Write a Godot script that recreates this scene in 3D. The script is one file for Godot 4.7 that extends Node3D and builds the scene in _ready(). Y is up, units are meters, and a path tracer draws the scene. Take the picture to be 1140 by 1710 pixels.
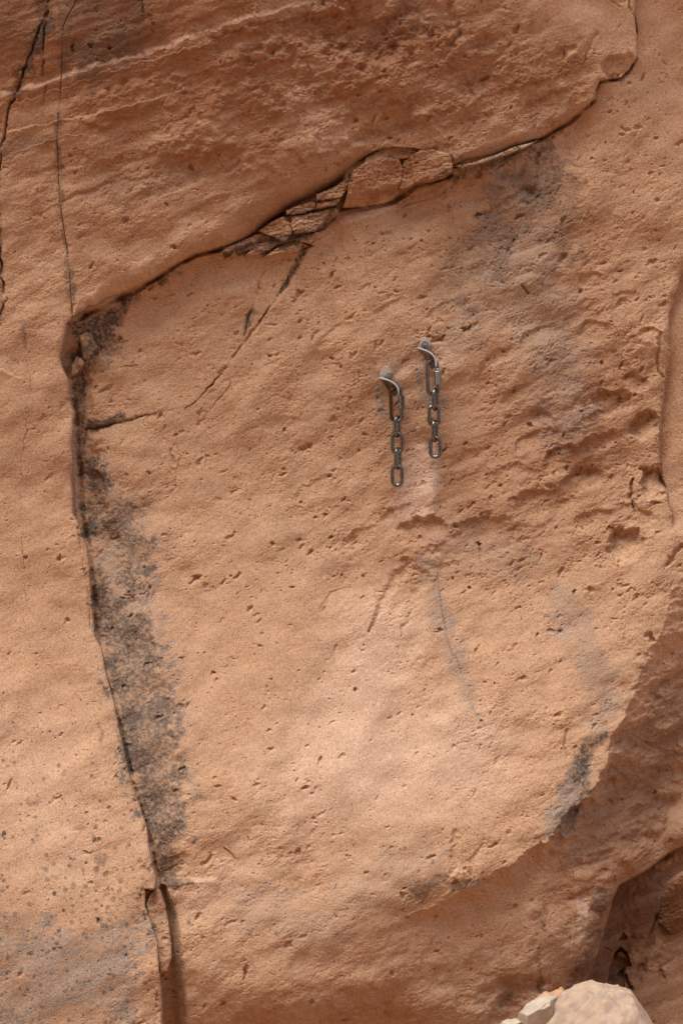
extends Node3D
# A sandstone canyon wall with two chain anchors. Lengths on the wall are written in millimetres:
# u runs right, v runs down, z stands out from the wall towards the viewer. V() turns them into metres.

const PITCH := 1.35
const GROUND_V := 1900.0
const CENTRE_V := 855.0

var XS := PackedFloat32Array()
var YS := PackedFloat32Array()
var NX := 0
var NY := 0
var H := PackedFloat32Array()    # relief shared by all rock faces
var HC := PackedFloat32Array()   # relief of the main face alone
var HG := PackedFloat32Array()   # relief of the recessed rock alone
var RF := PackedFloat32Array()   # how rough the rock is
var K := PackedFloat32Array()    # dark desert varnish, also shade painted into the colour
var G := PackedFloat32Array()    # grey polish and lichen
var PL := PackedFloat32Array()   # pale, rubbed or freshly broken rock, also light painted into the colour
var RD := PackedFloat32Array()   # red iron staining
var WX := PackedFloat32Array()
var WY := PackedFloat32Array()
var SP := PackedFloat32Array()
var MO := PackedFloat32Array()
var BD := PackedFloat32Array()    # thin beds that slope up to the right
var HID := PackedByteArray()
var rng := RandomNumberGenerator.new()
var rock: StandardMaterial3D

func V(u: float, v: float, z: float) -> Vector3:
	return Vector3((u - 570.0) * 0.001, (GROUND_V - v) * 0.001, z * 0.001)

# ---------------------------------------------------------------- small helpers
func tag(o: Node, label := "", category := "", group := "", kind := "") -> void:
	if label: o.set_meta("label", label)
	if category: o.set_meta("category", category)
	if group: o.set_meta("group", group)
	if kind: o.set_meta("kind", kind)

func put(called: String, m: Mesh, mat: Material, parent: Node) -> MeshInstance3D:
	var o := MeshInstance3D.new()
	o.name = numbered(called, parent)
	o.mesh = m
	o.material_override = mat
	parent.add_child(o, true)
	return o

func numbered(called: String, parent: Node) -> String:
	if not parent.has_node(called): return called
	var n := 1
	while parent.has_node("%s_%03d" % [called, n]): n += 1
	return "%s_%03d" % [called, n]

func noise(s: int, f: float, oct := 3, type := FastNoiseLite.TYPE_SIMPLEX_SMOOTH) -> FastNoiseLite:
	var n := FastNoiseLite.new()
	n.seed = s
	n.noise_type = type
	n.frequency = f
	n.fractal_octaves = oct
	n.fractal_type = FastNoiseLite.FRACTAL_FBM if oct > 1 else FastNoiseLite.FRACTAL_NONE
	return n

func curve(t: float, p: PackedFloat32Array) -> float:   # p = x0, y0, x1, y1 ... joined smoothly
	var n := p.size() / 2
	if t <= p[0]: return p[1]
	for i in range(1, n):
		if t <= p[i * 2]:
			var x0 := p[i * 2 - 2]
			var x1 := p[i * 2]
			var y0 := p[i * 2 - 1]
			var y1 := p[i * 2 + 1]
			var m0 := (y1 - y0) / (x1 - x0)
			var m1 := m0
			if i > 1: m0 = 0.5 * (m0 + (y0 - p[i * 2 - 3]) / (x0 - p[i * 2 - 4]))
			if i < n - 1: m1 = 0.5 * (m1 + (p[i * 2 + 3] - y1) / (p[i * 2 + 2] - x1))
			var h := x1 - x0
			var s := (t - x0) / h
			var s2 := s * s
			var s3 := s2 * s
			return (2 * s3 - 3 * s2 + 1) * y0 + (s3 - 2 * s2 + s) * h * m0 + (3 * s2 - 2 * s3) * y1 + (s3 - s2) * h * m1
	return p[n * 2 - 1]

func pts(a: Array) -> PackedVector3Array:   # u, v, width triples
	var r := PackedVector3Array()
	for i in a.size() / 3: r.append(Vector3(a[i * 3], a[i * 3 + 1], a[i * 3 + 2]))
	return r

func poly(a: Array) -> PackedVector2Array:
	var r := PackedVector2Array()
	for i in a.size() / 2: r.append(Vector2(a[i * 2], a[i * 2 + 1]))
	return r

# ---------------------------------------------------------------- the fields that weather the rock
func axis(lo: float, hi: float, a: float, b: float) -> PackedFloat32Array:
	var left := PackedFloat32Array()
	var x := a
	var step := PITCH
	while x > lo:
		step = minf(step * 1.07, 30.0)
		x -= step
		left.append(x)
	left.reverse()
	var n := int(round((b - a) / PITCH))
	for i in n + 1: left.append(a + (b - a) * i / n)
	x = b
	step = PITCH
	while x < hi:
		step = minf(step * 1.07, 30.0)
		x += step
		left.append(x)
	return left

func make_fields() -> void:
	XS = axis(-800.0, 1900.0, -24.0, 1164.0)
	YS = axis(-900.0, 1930.0, -24.0, 1734.0)
	NX = XS.size()
	NY = YS.size()
	var n := NX * NY
	for a in [H, HC, HG, RF, K, G, PL, RD, WX, WY, SP, MO, BD]: a.resize(n)
	HID.resize(n)
	RF.fill(1.0)
	var a1 := noise(11, 1.0 / 30.0, 3)
	var a2 := noise(12, 1.0 / 30.0, 3)
	var a3 := noise(13, 1.0 / 9.0, 3)
	var a5 := noise(15, 0.33, 2, FastNoiseLite.TYPE_VALUE)
	var a6 := noise(16, 1.0 / 22.0, 3)
	var a4 := noise(14, 1.0 / 70.0, 4)
	var i := 0
	for iy in NY:
		var v := YS[iy]
		for ix in NX:
			var u := XS[ix]
			WX[i] = a1.get_noise_2d(u, v)
			WY[i] = a2.get_noise_2d(u, v)
			SP[i] = a3.get_noise_2d(u, v) * 0.85 + a5.get_noise_2d(u, v) * 0.55
			BD[i] = a6.get_noise_2d((u * 0.95 - v * 0.31) * 0.07, u * 0.31 + v * 0.95 + WX[i] * 6.0)
			MO[i] = a4.get_noise_2d(u * 0.75 - v * 0.3, u * 0.5 + v * 1.2)
			i += 1

func make_relief() -> void:
	var b1 := noise(21, 1.0 / 220.0, 3)
	var b2 := noise(22, 1.0 / 46.0, 3)
	var b3 := noise(23, 1.0 / 13.0, 3)
	var b4 := noise(24, 1.0 / 4.6, 2)
	var b6 := noise(26, 1.0 / 100.0, 2)
	var b5 := noise(25, 1.0 / 30.0, 3, FastNoiseLite.TYPE_CELLULAR)
	b5.cellular_return_type = FastNoiseLite.RETURN_DISTANCE2_SUB
	var i := 0
	for iy in NY:
		var v := YS[iy]
		for ix in NX:
			var u := XS[ix]
			var al := u * 0.87 - v * 0.5
			var ac := u * 0.5 + v * 0.87
			var r := RF[i]
			var f := b3.get_noise_2d(al * 0.48, ac)
			H[i] += b1.get_noise_2d(u, v) * 12.0 + b6.get_noise_2d(al * 0.7, ac) * 5.0 * minf(r, 1.2) + r * (b2.get_noise_2d(al * 0.6, ac) * 2.4 + f * (0.55 + MO[i] * 1.0) - absf(f) * 0.5 + b4.get_noise_2d(al * 0.7, ac) * (0.45 + MO[i] * 0.5) + RD[i] * BD[i] * 2.0)
			if r > 1.15:
				H[i] += (r - 1.15) * b5.get_noise_2d(al * 0.5 + WX[i] * 14.0, ac + WY[i] * 14.0) * 9.0
			i += 1

# a soft-edged band along a line; fall: 0 round, 1 pointed, 2 flat-topped
func stroke(arr: PackedFloat32Array, line: PackedVector3Array, amount: float, fall := 0, warp := 0.0, speckle := -1.0) -> void:
	var lo := Vector2(1e9, 1e9)
	var hi := Vector2(-1e9, -1e9)
	for p in line:
		var e := p.z + warp
		lo = lo.min(Vector2(p.x - e, p.y - e))
		hi = hi.max(Vector2(p.x + e, p.y + e))
	var x0 := XS.bsearch(lo.x)
	var x1 := mini(XS.bsearch(hi.x), NX - 1)
	var y0 := YS.bsearch(lo.y)
	var y1 := mini(YS.bsearch(hi.y), NY - 1)
	if x1 < x0 or y1 < y0: return
	var w := x1 - x0 + 1
	var s := PackedFloat32Array()
	s.resize(w * (y1 - y0 + 1))
	for k in maxi(1, line.size() - 1):
		var a := line[k]
		var b := line[mini(k + 1, line.size() - 1)]
		var e := maxf(a.z, b.z) + warp
		var dx := b.x - a.x
		var dy := b.y - a.y
		var l2 := maxf(dx * dx + dy * dy, 1e-6)
		var sx0 := XS.bsearch(minf(a.x, b.x) - e)
		var sx1 := mini(XS.bsearch(maxf(a.x, b.x) + e), x1)
		var sy0 := YS.bsearch(minf(a.y, b.y) - e)
		var sy1 := mini(YS.bsearch(maxf(a.y, b.y) + e), y1)
		for iy in range(sy0, sy1 + 1):
			var row := iy * NX
			var at := (iy - y0) * w - x0
			for ix in range(sx0, sx1 + 1):
				var u := XS[ix] - a.x
				var v := YS[iy] - a.y
				if warp > 0.0:
					u += WX[row + ix] * warp * 1.6
					v += WY[row + ix] * warp * 1.6
				var t := clampf((u * dx + v * dy) / l2, 0.0, 1.0)
				u -= dx * t
				v -= dy * t
				var wd := lerpf(a.z, b.z, t)
				var q := (u * u + v * v) / (wd * wd)
				if q < 1.0:
					if fall == 0: q = (1.0 - q) * (1.0 - q)
					elif fall == 1: q = (1.0 - sqrt(q)) * clampf(0.7 + MO[row + ix] * 1.3 + WY[row + ix] * 0.7, 0.12, 1.3)
					else: q = minf(1.0, (1.0 - q) * 2.5)
					if q > s[at + ix]: s[at + ix] = q
	for iy in range(y0, y1 + 1):
		var row := iy * NX
		var at := (iy - y0) * w - x0
		for ix in range(x0, x1 + 1):
			var f := s[at + ix]
			if f > 0.0:
				if speckle >= 0.0:
					f = clampf(f * 1.8 - speckle * (0.5 - SP[row + ix] * 0.8 - MO[row + ix] * 1.0), 0.0, 1.0)
					arr[row + ix] = maxf(arr[row + ix], amount * f)
				else:
					arr[row + ix] += amount * f

# a step across a line drawn from left to right: the rock juts out by h just below it and falls back over «decay»
func ledge(arr: PackedFloat32Array, line: PackedVector3Array, h: float, ramp: float, decay: float, warp := 4.0) -> void:
	var reach := decay * 3.0 + ramp + warp
	var lo := Vector2(1e9, 1e9)
	var hi := Vector2(-1e9, -1e9)
	for p in line:
		lo = lo.min(Vector2(p.x - reach, p.y - reach))
		hi = hi.max(Vector2(p.x + reach, p.y + reach))
	var x0 := XS.bsearch(lo.x)
	var x1 := mini(XS.bsearch(hi.x), NX - 1)
	var y0 := YS.bsearch(lo.y)
	var y1 := mini(YS.bsearch(hi.y), NY - 1)
	var m := line.size() - 1
	for iy in range(y0, y1 + 1):
		for ix in range(x0, x1 + 1):
			var i := iy * NX + ix
			var pu := XS[ix] + WX[i] * warp
			var pv := YS[iy] + WY[i] * warp
			var best := 1e12
			var side := 1.0
			var tt := 0.0
			for k in m:
				var a := line[k]
				var b := line[k + 1]
				var dx := b.x - a.x
				var dy := b.y - a.y
				var u := pu - a.x
				var v := pv - a.y
				var t := clampf((u * dx + v * dy) / (dx * dx + dy * dy), 0.0, 1.0)
				var eu := u - dx * t
				var ev := v - dy * t
				var d := eu * eu + ev * ev
				if d < best:
					best = d
					side = signf(dx * v - dy * u)
					tt = lerpf(a.z, b.z, t)
			var s := sqrt(best) * side
			if s > 0.0: arr[i] += h * tt * exp(-s / decay)
			elif s > -ramp: arr[i] += h * tt * smoothstep(-ramp, 0.0, s)

func pit(u: float, v: float, r: float, stretch: float, turn: float, deep: float) -> void:
	var e := r * stretch
	var g := e + r
	var x0 := XS.bsearch(u - g)
	var x1 := mini(XS.bsearch(u + g), NX - 1)
	var y0 := YS.bsearch(v - g)
	var y1 := mini(YS.bsearch(v + g), NY - 1)
	var c := cos(turn)
	var s := sin(turn)
	for iy in range(y0, y1 + 1):
		for ix in range(x0, x1 + 1):
			var w := iy * NX + ix
			var du := XS[ix] - u + WX[w] * r * 1.1
			var dv := YS[iy] - v + WY[w] * r * 1.1 + SP[w] * r * 0.5
			var al := (du * c + dv * s) / e
			var ac := (dv * c - du * s) / r
			var q := al * al + ac * ac
			if q < 1.0: H[iy * NX + ix] -= deep * (1.0 - q) * clampf(0.62 - 0.55 * ac, 0.0, 1.2)

func patch(arr: PackedFloat32Array, outline: Array, amount: float, soft: float) -> void:
	var o := poly(outline)
	var lo := Vector2(1e9, 1e9)
	var hi := Vector2(-1e9, -1e9)
	for p in o:
		lo = lo.min(p)
		hi = hi.max(p)
	for iy in range(YS.bsearch(lo.y), mini(YS.bsearch(hi.y), NY)):
		for ix in range(XS.bsearch(lo.x), mini(XS.bsearch(hi.x), NX)):
			var i := iy * NX + ix
			var p := Vector2(XS[ix] + WX[i] * 2.0, YS[iy] + WY[i] * 2.0)
			if not Geometry2D.is_point_in_polygon(p, o): continue
			var d := 1e9
			for k in o.size(): d = minf(d, p.distance_to(Geometry2D.get_closest_point_to_segment(p, o[k], o[(k + 1) % o.size()])))
			arr[i] += amount * smoothstep(0.0, soft, d)

# a hollow with a sharp upper lip that runs out gently below
func scoop(u: float, v: float, ru: float, rv: float, turn: float, deep: float) -> void:
	var g := maxf(ru, rv) * 1.3
	var c := cos(turn)
	var s := sin(turn)
	for iy in range(YS.bsearch(v - g), mini(YS.bsearch(v + g), NY)):
		for ix in range(XS.bsearch(u - g), mini(XS.bsearch(u + g), NX)):
			var w := iy * NX + ix
			var du := XS[ix] - u + WX[w] * rv * 0.35
			var dv := YS[iy] - v + WY[w] * rv * 0.35
			var al := (du * c + dv * s) / ru
			var ac := (dv * c - du * s) / rv
			var q := al * al + ac * ac
			if q < 1.0: HC[w] -= deep * smoothstep(0.0, 0.7, 1.0 - q) * (0.55 - 0.45 * ac)

func dot(arr: PackedFloat32Array, u: float, v: float, r: float, amount: float) -> void:
	var x0 := XS.bsearch(u - r)
	var x1 := mini(XS.bsearch(u + r), NX - 1)
	var y0 := YS.bsearch(v - r)
	var y1 := mini(YS.bsearch(v + r), NY - 1)
	for iy in range(y0, y1 + 1):
		for ix in range(x0, x1 + 1):
			var i := iy * NX + ix
			var du := XS[ix] - u + WX[i] * 2.0
			var dv := YS[iy] - v + WY[i] * 2.0
			var q := (du * du + dv * dv) / (r * r)
			if q < 1.0: arr[i] = maxf(arr[i], amount * minf(1.0, (1.0 - q) * 1.8))

# ---------------------------------------------------------------- slabs of rock
# A weathered face inside an outline; its rim is rounded over «round_off» and turns back into the wall.
func slab(outline: PackedVector2Array, xs: PackedFloat32Array, ys: PackedFloat32Array, height: Callable, round_off: Callable, hides := false, hidden := false, tint := Color.WHITE) -> ArrayMesh:
	var nx := xs.size()
	var ny := ys.size()
	var n := nx * ny
	var inside := PackedByteArray()
	inside.resize(n)
	var dist := PackedFloat32Array()
	dist.resize(n)
	dist.fill(1e9)
	var bu := PackedFloat32Array()
	bu.resize(n)
	var bv := PackedFloat32Array()
	bv.resize(n)
	var m := outline.size()
	for iy in ny:
		var v := ys[iy]
		var cross := PackedFloat32Array()
		for k in m:
			var a := outline[k]
			var b := outline[(k + 1) % m]
			if (a.y > v) != (b.y > v): cross.append(a.x + (v - a.y) / (b.y - a.y) * (b.x - a.x))
		cross.sort()
		for k in cross.size() / 2:
			for ix in range(xs.bsearch(cross[k * 2]), xs.bsearch(cross[k * 2 + 1])): inside[iy * nx + ix] = 1
	var reach := 75.0
	for k in m:
		var a := outline[k]
		var b := outline[(k + 1) % m]
		var dx := b.x - a.x
		var dy := b.y - a.y
		var l2 := maxf(dx * dx + dy * dy, 1e-6)
		var x0 := xs.bsearch(minf(a.x, b.x) - reach)
		var x1 := mini(xs.bsearch(maxf(a.x, b.x) + reach), nx - 1)
		var y0 := ys.bsearch(minf(a.y, b.y) - reach)
		var y1 := mini(ys.bsearch(maxf(a.y, b.y) + reach), ny - 1)
		for iy in range(y0, y1 + 1):
			for ix in range(x0, x1 + 1):
				var u := xs[ix] - a.x
				var v := ys[iy] - a.y
				var t := clampf((u * dx + v * dy) / l2, 0.0, 1.0)
				u -= dx * t
				v -= dy * t
				var d := u * u + v * v
				var i := iy * nx + ix
				if d < dist[i]:
					dist[i] = d
					bu[i] = a.x + dx * t
					bv[i] = a.y + dy * t
	var index := PackedInt32Array()
	var at := PackedInt32Array()
	at.resize(n)
	at.fill(-1)
	var vert := PackedVector3Array()
	var cols := PackedColorArray()
	var shared := nx == NX and ny == NY
	for iy in ny - 1:
		for ix in nx - 1:
			var i := iy * nx + ix
			if inside[i] + inside[i + 1] + inside[i + nx] + inside[i + nx + 1] == 0: continue
			if hidden and HID[i] + HID[i + 1] + HID[i + nx] + HID[i + nx + 1] == 4: continue
			for c in [i, i + 1, i + nx, i + nx + 1]:
				if at[c] >= 0: continue
				at[c] = vert.size()
				var u := xs[c % nx]
				var v := ys[c / nx]
				var d := 0.0
				var drop := 0.0
				if inside[c]: d = sqrt(dist[c])
				else:
					u = bu[c]
					v = bv[c]
					drop = 1.0
				var gi: int = c if shared else mini(XS.bsearch(u), NX - 1) + NX * mini(YS.bsearch(v), NY - 1)
				var z: float = height.call(u, v, gi)
				var ro: Vector3 = round_off.call(bu[c], bv[c])
				if d < ro.x:
					var q := 1.0 - d / ro.x
					z -= ro.y * (1.0 - sqrt(maxf(0.0, 1.0 - q * q)))
				vert.append(V(u, v, z - drop * ro.z))
				cols.append(tone(gi) * tint)
			var p := at[i]
			var q2 := at[i + 1]
			var r := at[i + nx]
			var s := at[i + nx + 1]
			index.append_array(PackedInt32Array([p, q2, s, p, s, r]))
	if hides:
		for i in n:
			if inside[i] and dist[i] > 400.0: HID[i] = 1
	var arr := []
	arr.resize(Mesh.ARRAY_MAX)
	arr[Mesh.ARRAY_VERTEX] = vert
	arr[Mesh.ARRAY_COLOR] = cols
	arr[Mesh.ARRAY_INDEX] = index
	var mesh := ArrayMesh.new()
	mesh.add_surface_from_arrays(Mesh.PRIMITIVE_TRIANGLES, arr)
	return mesh

const TAN := Color(0.480, 0.295, 0.184)
const RED := Color(0.290, 0.136, 0.072)
const PALE := Color(0.60, 0.418, 0.31)
const DARK := Color(0.072, 0.054, 0.045)
const GREY := Color(0.235, 0.205, 0.185)

func tone(i: int) -> Color:
	var c := TAN.lerp(RED, clampf(RD[i] * (1.0 + BD[i] * 0.9) + MO[i] * 0.3 + BD[i] * 0.1, 0.0, 1.0))
	c = c.lerp(PALE, clampf(PL[i], 0.0, 1.0))
	var grain := clampf(0.8 + SP[i] * 0.85 + MO[i] * 0.65 - WY[i] * 0.2, 0.3, 1.12)
	c = c.lerp(GREY, clampf(G[i] * clampf(0.8 + SP[i] * 1.5 + MO[i] * 0.6, 0.1, 1.15), 0.0, 0.9))
	c = c.lerp(DARK, clampf(K[i] * grain, 0.0, 0.93))
	var g := 1.0 + SP[i] * 0.17 + WX[i] * 0.05 + MO[i] * 0.12
	return Color(c.r * g, c.g * g, c.b * g)

func seam_lip(v: float) -> Vector3:   # the hairline between the two slabs opens and closes
	var k := clampf(0.45 + 0.4 * sin(v * 0.053) + 0.35 * sin(v * 0.121 + 1.0), 0.05, 1.0)
	return Vector3(1.4 + 1.8 * k, 0.6 + 2.6 * k, 3.2 * k)

func fine_axis(a: float, b: float, step: float) -> PackedFloat32Array:
	var r := PackedFloat32Array()
	var n := int(ceil((b - a) / step))
	for i in n + 1: r.append(a + step * i)
	return r

# a stone wedged in a crack: outline, height at its middle, its tilt per millimetre, rim width and depth
func wedge(parent: Node, called: String, outline: Array, z: float, tilt: Vector2, rim: float, deep: float, label := "", tint := Color.WHITE, back := 22.0) -> void:
	var o := poly(outline)
	var mean := Vector2.ZERO
	for p in o: mean += p / o.size()
	for k in o.size(): o[k] += (o[k] - mean).normalized() * 1.4
	var lo := Vector2(1e9, 1e9)
	var hi := Vector2(-1e9, -1e9)
	for p in o:
		lo = lo.min(p)
		hi = hi.max(p)
	var mid := (lo + hi) * 0.5
	var lift := curve(mid.y, rows([0, 30, 320, 31, 420, 25, 560, 9, 700, 3, 900, 0, 2000, 0]))
	var m := slab(o, fine_axis(lo.x - 3, hi.x + 3, 1.7), fine_axis(lo.y - 3, hi.y + 3, 1.7),
		func(u: float, v: float, i: int) -> float: 
			var bed := (v + u * 0.36 + WX[i] * 7.0 + SP[i] * 2.0) / 8.5
			bed -= floor(bed)
			var under := maxf(0.0, v - (hi.y - 0.14 * (hi.y - lo.y) - 0.30 * (u - lo.x) * (hi.y - lo.y) / (hi.x - lo.x) - 6.0)) if rim > 10.0 else 0.0
			return z + lift + (u - mid.x) * tilt.x + (v - mid.y) * tilt.y + H[i] * 0.9 + SP[i] * 1.2 + WX[i] * 3.0 + bed * (3.4 if lo.x > 300.0 and lo.x < 560.0 else 1.8 if lo.x > 300.0 else 0.4) - under * 0.9,
		func(_u: float, _v: float) -> Vector3: return Vector3(minf(rim, 5.0), minf(deep, 4.0), back), false, false, tint)
	if m.get_surface_count() == 0: print("EMPTY ", outline)
	tag(put(called, m, rock, parent), label)

# ---------------------------------------------------------------- metal
func ring(path: PackedVector3Array, across: Vector3, r: PackedFloat32Array, sides: int, closed: bool, col := PackedColorArray()) -> ArrayMesh:
	var n := path.size()
	var vs := PackedVector3Array()
	var ns := PackedVector3Array()
	var cs := PackedColorArray()
	var ix := PackedInt32Array()
	for i in n:
		var a := path[(i - 1 + n) % n] if closed or i > 0 else path[i]
		var b := path[(i + 1) % n] if closed or i < n - 1 else path[i]
		var t := (b - a).normalized()
		var side := t.cross(across).normalized()
		for k in sides:
			var an := TAU * k / sides
			var d := across * cos(an) + side * sin(an)
			vs.append(path[i] + d * r[i % r.size()])
			ns.append(d)
			cs.append(col[i % col.size()] if col.size() else Color.WHITE)
	for i in (n if closed else n - 1):
		for k in sides:
			var p := i * sides + k
			var q := i * sides + (k + 1) % sides
			var p2 := ((i + 1) % n) * sides + k
			var q2 := ((i + 1) % n) * sides + (k + 1) % sides
			ix.append_array(PackedInt32Array([p, p2, q, q, p2, q2]))
	var arr := []
	arr.resize(Mesh.ARRAY_MAX)
	arr[Mesh.ARRAY_VERTEX] = vs
	arr[Mesh.ARRAY_NORMAL] = ns
	arr[Mesh.ARRAY_COLOR] = cs
	arr[Mesh.ARRAY_INDEX] = ix
	var m := ArrayMesh.new()
	m.add_surface_from_arrays(Mesh.PRIMITIVE_TRIANGLES, arr)
	return m

# an oval loop of bar round the origin, lying in the plane of «wide» and up; lengths in mm
func oval(long: float, wide: float, bar: float, wide_dir: Vector3, up: Vector3, weld := false, rust := false) -> ArrayMesh:
	var hw := (wide - bar) * 0.5
	var hl := (long - bar) * 0.5 - hw
	var path := PackedVector3Array()
	var rad := PackedFloat32Array()
	var col := PackedColorArray()
	for i in 64:
		var an := TAU * i / 64.0
		var p := Vector2(cos(an) * hw, sin(an) * hw)
		path.append((wide_dir * p.x + up * (p.y + (hl if i < 32 else -hl))) * 0.001)
		rad.append(bar * 0.0005)
		var left := smoothstep(0.2, 0.9, -cos(an)) if rust else 0.0
		col.append(Color(0.9, 0.88, 0.85).lerp(Color(0.62, 0.36, 0.2), left))
		if i == 31 or i == 63:   # the straight bars get points of their own
			var from := path[path.size() - 1]
			var step := up * (-2.0 if i == 31 else 2.0) * hl * 0.001
			for k in range(1, 12):
				path.append(from + step * k / 12.0)
				var bump := exp(-pow((k - 6.0) / 0.9, 2.0)) * 0.12 if weld and i == 63 else 0.0
				rad.append(bar * 0.0005 * (1.0 + bump))
				col.append(Color(0.9, 0.88, 0.85).lerp(Color(0.62, 0.36, 0.2), 1.0 if rust and i == 31 else 0.0))
	return ring(path, wide_dir.cross(up).normalized(), rad, 14, true, col)

# a sheet of metal of even thickness over a grid of points, with holes where keep() is false
func sheet(grid: Callable, nu: int, nv: int, keep: Callable, thick: float) -> ArrayMesh:
	var st := SurfaceTool.new()
	st.begin(Mesh.PRIMITIVE_TRIANGLES)
	var top := []
	var bottom := []
	for j in nv + 1:
		for i in nu + 1:
			var u := float(i) / nu
			var v := float(j) / nv
			var p: Vector3 = grid.call(u, v)
			var du: Vector3 = grid.call(u + 0.01, v) - grid.call(u - 0.01, v)
			var dv: Vector3 = grid.call(u, v + 0.01) - grid.call(u, v - 0.01)
			var nrm := du.cross(dv).normalized() * thick * 0.5
			top.append(p + nrm)
			bottom.append(p - nrm)
	var on := func(i: int, j: int) -> bool: return i >= 0 and j >= 0 and i < nu and j < nv and keep.call((i + 0.5) / nu, (j + 0.5) / nv)
	var quad := func(a: Vector3, b: Vector3, c: Vector3, d: Vector3) -> void:
		for p in [a, b, c, a, c, d]: st.add_vertex(p)
	for j in nv:
		for i in nu:
			if not on.call(i, j): continue
			var k := j * (nu + 1) + i
			var l := k + nu + 1
			st.set_smooth_group(1)
			quad.call(top[k], top[l], top[l + 1], top[k + 1])
			st.set_smooth_group(2)
			quad.call(bottom[k], bottom[k + 1], bottom[l + 1], bottom[l])
			st.set_smooth_group(3)
			if not on.call(i - 1, j): quad.call(top[k], bottom[k], bottom[l], top[l])
			if not on.call(i + 1, j): quad.call(top[k + 1], top[l + 1], bottom[l + 1], bottom[k + 1])
			if not on.call(i, j - 1): quad.call(top[k], top[k + 1], bottom[k + 1], bottom[k])
			if not on.call(i, j + 1): quad.call(top[l], bottom[l], bottom[l + 1], top[l + 1])
	st.generate_normals()
	return st.commit()

# a turned or hexagonal solid along an axis: profile of (along, radius) in mm
func turned(profile: PackedVector2Array, sides: int, axis_dir: Vector3, smooth: bool, spin := 0.0) -> ArrayMesh:
	var st := SurfaceTool.new()
	st.begin(Mesh.PRIMITIVE_TRIANGLES)
	var x := axis_dir.cross(Vector3(0.13, 0.2, 0.97) if absf(axis_dir.z) < 0.7 else Vector3(1, 0, 0)).normalized()
	var y := axis_dir.cross(x).normalized()
	for i in profile.size() - 1:
		for k in sides:
			var a0 := spin + TAU * k / sides
			var a1 := spin + TAU * (k + 1) / sides
			var p := profile[i]
			var q := profile[i + 1]
			var c: Array[Vector3] = []
			for e in [[p, a0], [p, a1], [q, a1], [q, a0]]:
				c.append((axis_dir * e[0].x + (x * cos(e[1]) + y * sin(e[1])) * e[0].y) * 0.001)
			st.set_smooth_group(i + 1 if smooth else -1)
			for w in [0, 2, 1, 0, 3, 2]: st.add_vertex(c[w])
	st.generate_normals()
	return st.commit()

func steel(c: Color, rough: float, metallic := 1.0) -> StandardMaterial3D:
	var m := StandardMaterial3D.new()
	m.albedo_color = c.linear_to_srgb()
	m.metallic = metallic
	m.roughness = 1.0
	m.vertex_color_use_as_albedo = true
	var t := NoiseTexture2D.new()
	t.width = 256
	t.height = 256
	t.seamless = true
	t.noise = noise(77, 0.03, 4)
	var ramp := Gradient.new()
	ramp.colors = PackedColorArray([Color(rough * 0.75, rough * 0.75, rough * 0.75), Color(rough * 1.3, rough * 1.3, rough * 1.3)])
	t.color_ramp = ramp
	m.roughness_texture = t
	m.uv1_triplanar = true
	m.uv1_world_triplanar = true
	m.uv1_scale = Vector3(14, 14, 14)
	var b := NoiseTexture2D.new()
	b.width = 256
	b.height = 256
	b.seamless = true
	b.noise = noise(78, 0.05, 4)
	m.heightmap_enabled = true
	m.heightmap_texture = b
	m.heightmap_scale = 0.06
	return m

func anchor_base(called: String, u: float, v: float, z: float) -> Node3D:
	var o := Node3D.new()
	o.name = numbered(called, self)
	add_child(o, true)
	o.position = V(u, v, z)
	return o

# ---------------------------------------------------------------- loose stones
func stone(called: String, at: Vector3, size: Vector3, s: int, facets: Array, rough: float, mat: Material, turn: Vector3, cols: Callable) -> MeshInstance3D:
	var n1 := noise(s, 2.4, 4)
	var n2 := noise(s + 1, 14.0, 3)
	var sp := SphereMesh.new()
	sp.radial_segments = 150
	sp.rings = 90
	sp.radius = 1.0
	sp.height = 2.0
	var a := sp.get_mesh_arrays()
	var vs: PackedVector3Array = a[Mesh.ARRAY_VERTEX]
	var cs := PackedColorArray()
	for i in vs.size():
		var d := vs[i].normalized()
		var r := 1.0 + n1.get_noise_3dv(d) * rough
		for f in facets:
			var c: float = d.dot(f[0])
			if c > 0.05: r = minf(r, lerpf(r, f[1] / c, 0.94))
		var p := d * r * size
		r += n2.get_noise_3dv(p * 1.3 / size.y) * 0.016
		vs[i] = d * r * size
		cs.append(cols.call(vs[i]))
	a[Mesh.ARRAY_VERTEX] = vs
	a[Mesh.ARRAY_COLOR] = cs
	a[Mesh.ARRAY_TANGENT] = null
	var raw := ArrayMesh.new()
	raw.add_surface_from_arrays(Mesh.PRIMITIVE_TRIANGLES, a)
	var st := SurfaceTool.new()
	st.create_from(raw, 0)
	st.generate_normals()
	var o := put(called, st.commit(), mat, self)
	o.position = at
	o.rotation = turn
	return o

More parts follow.
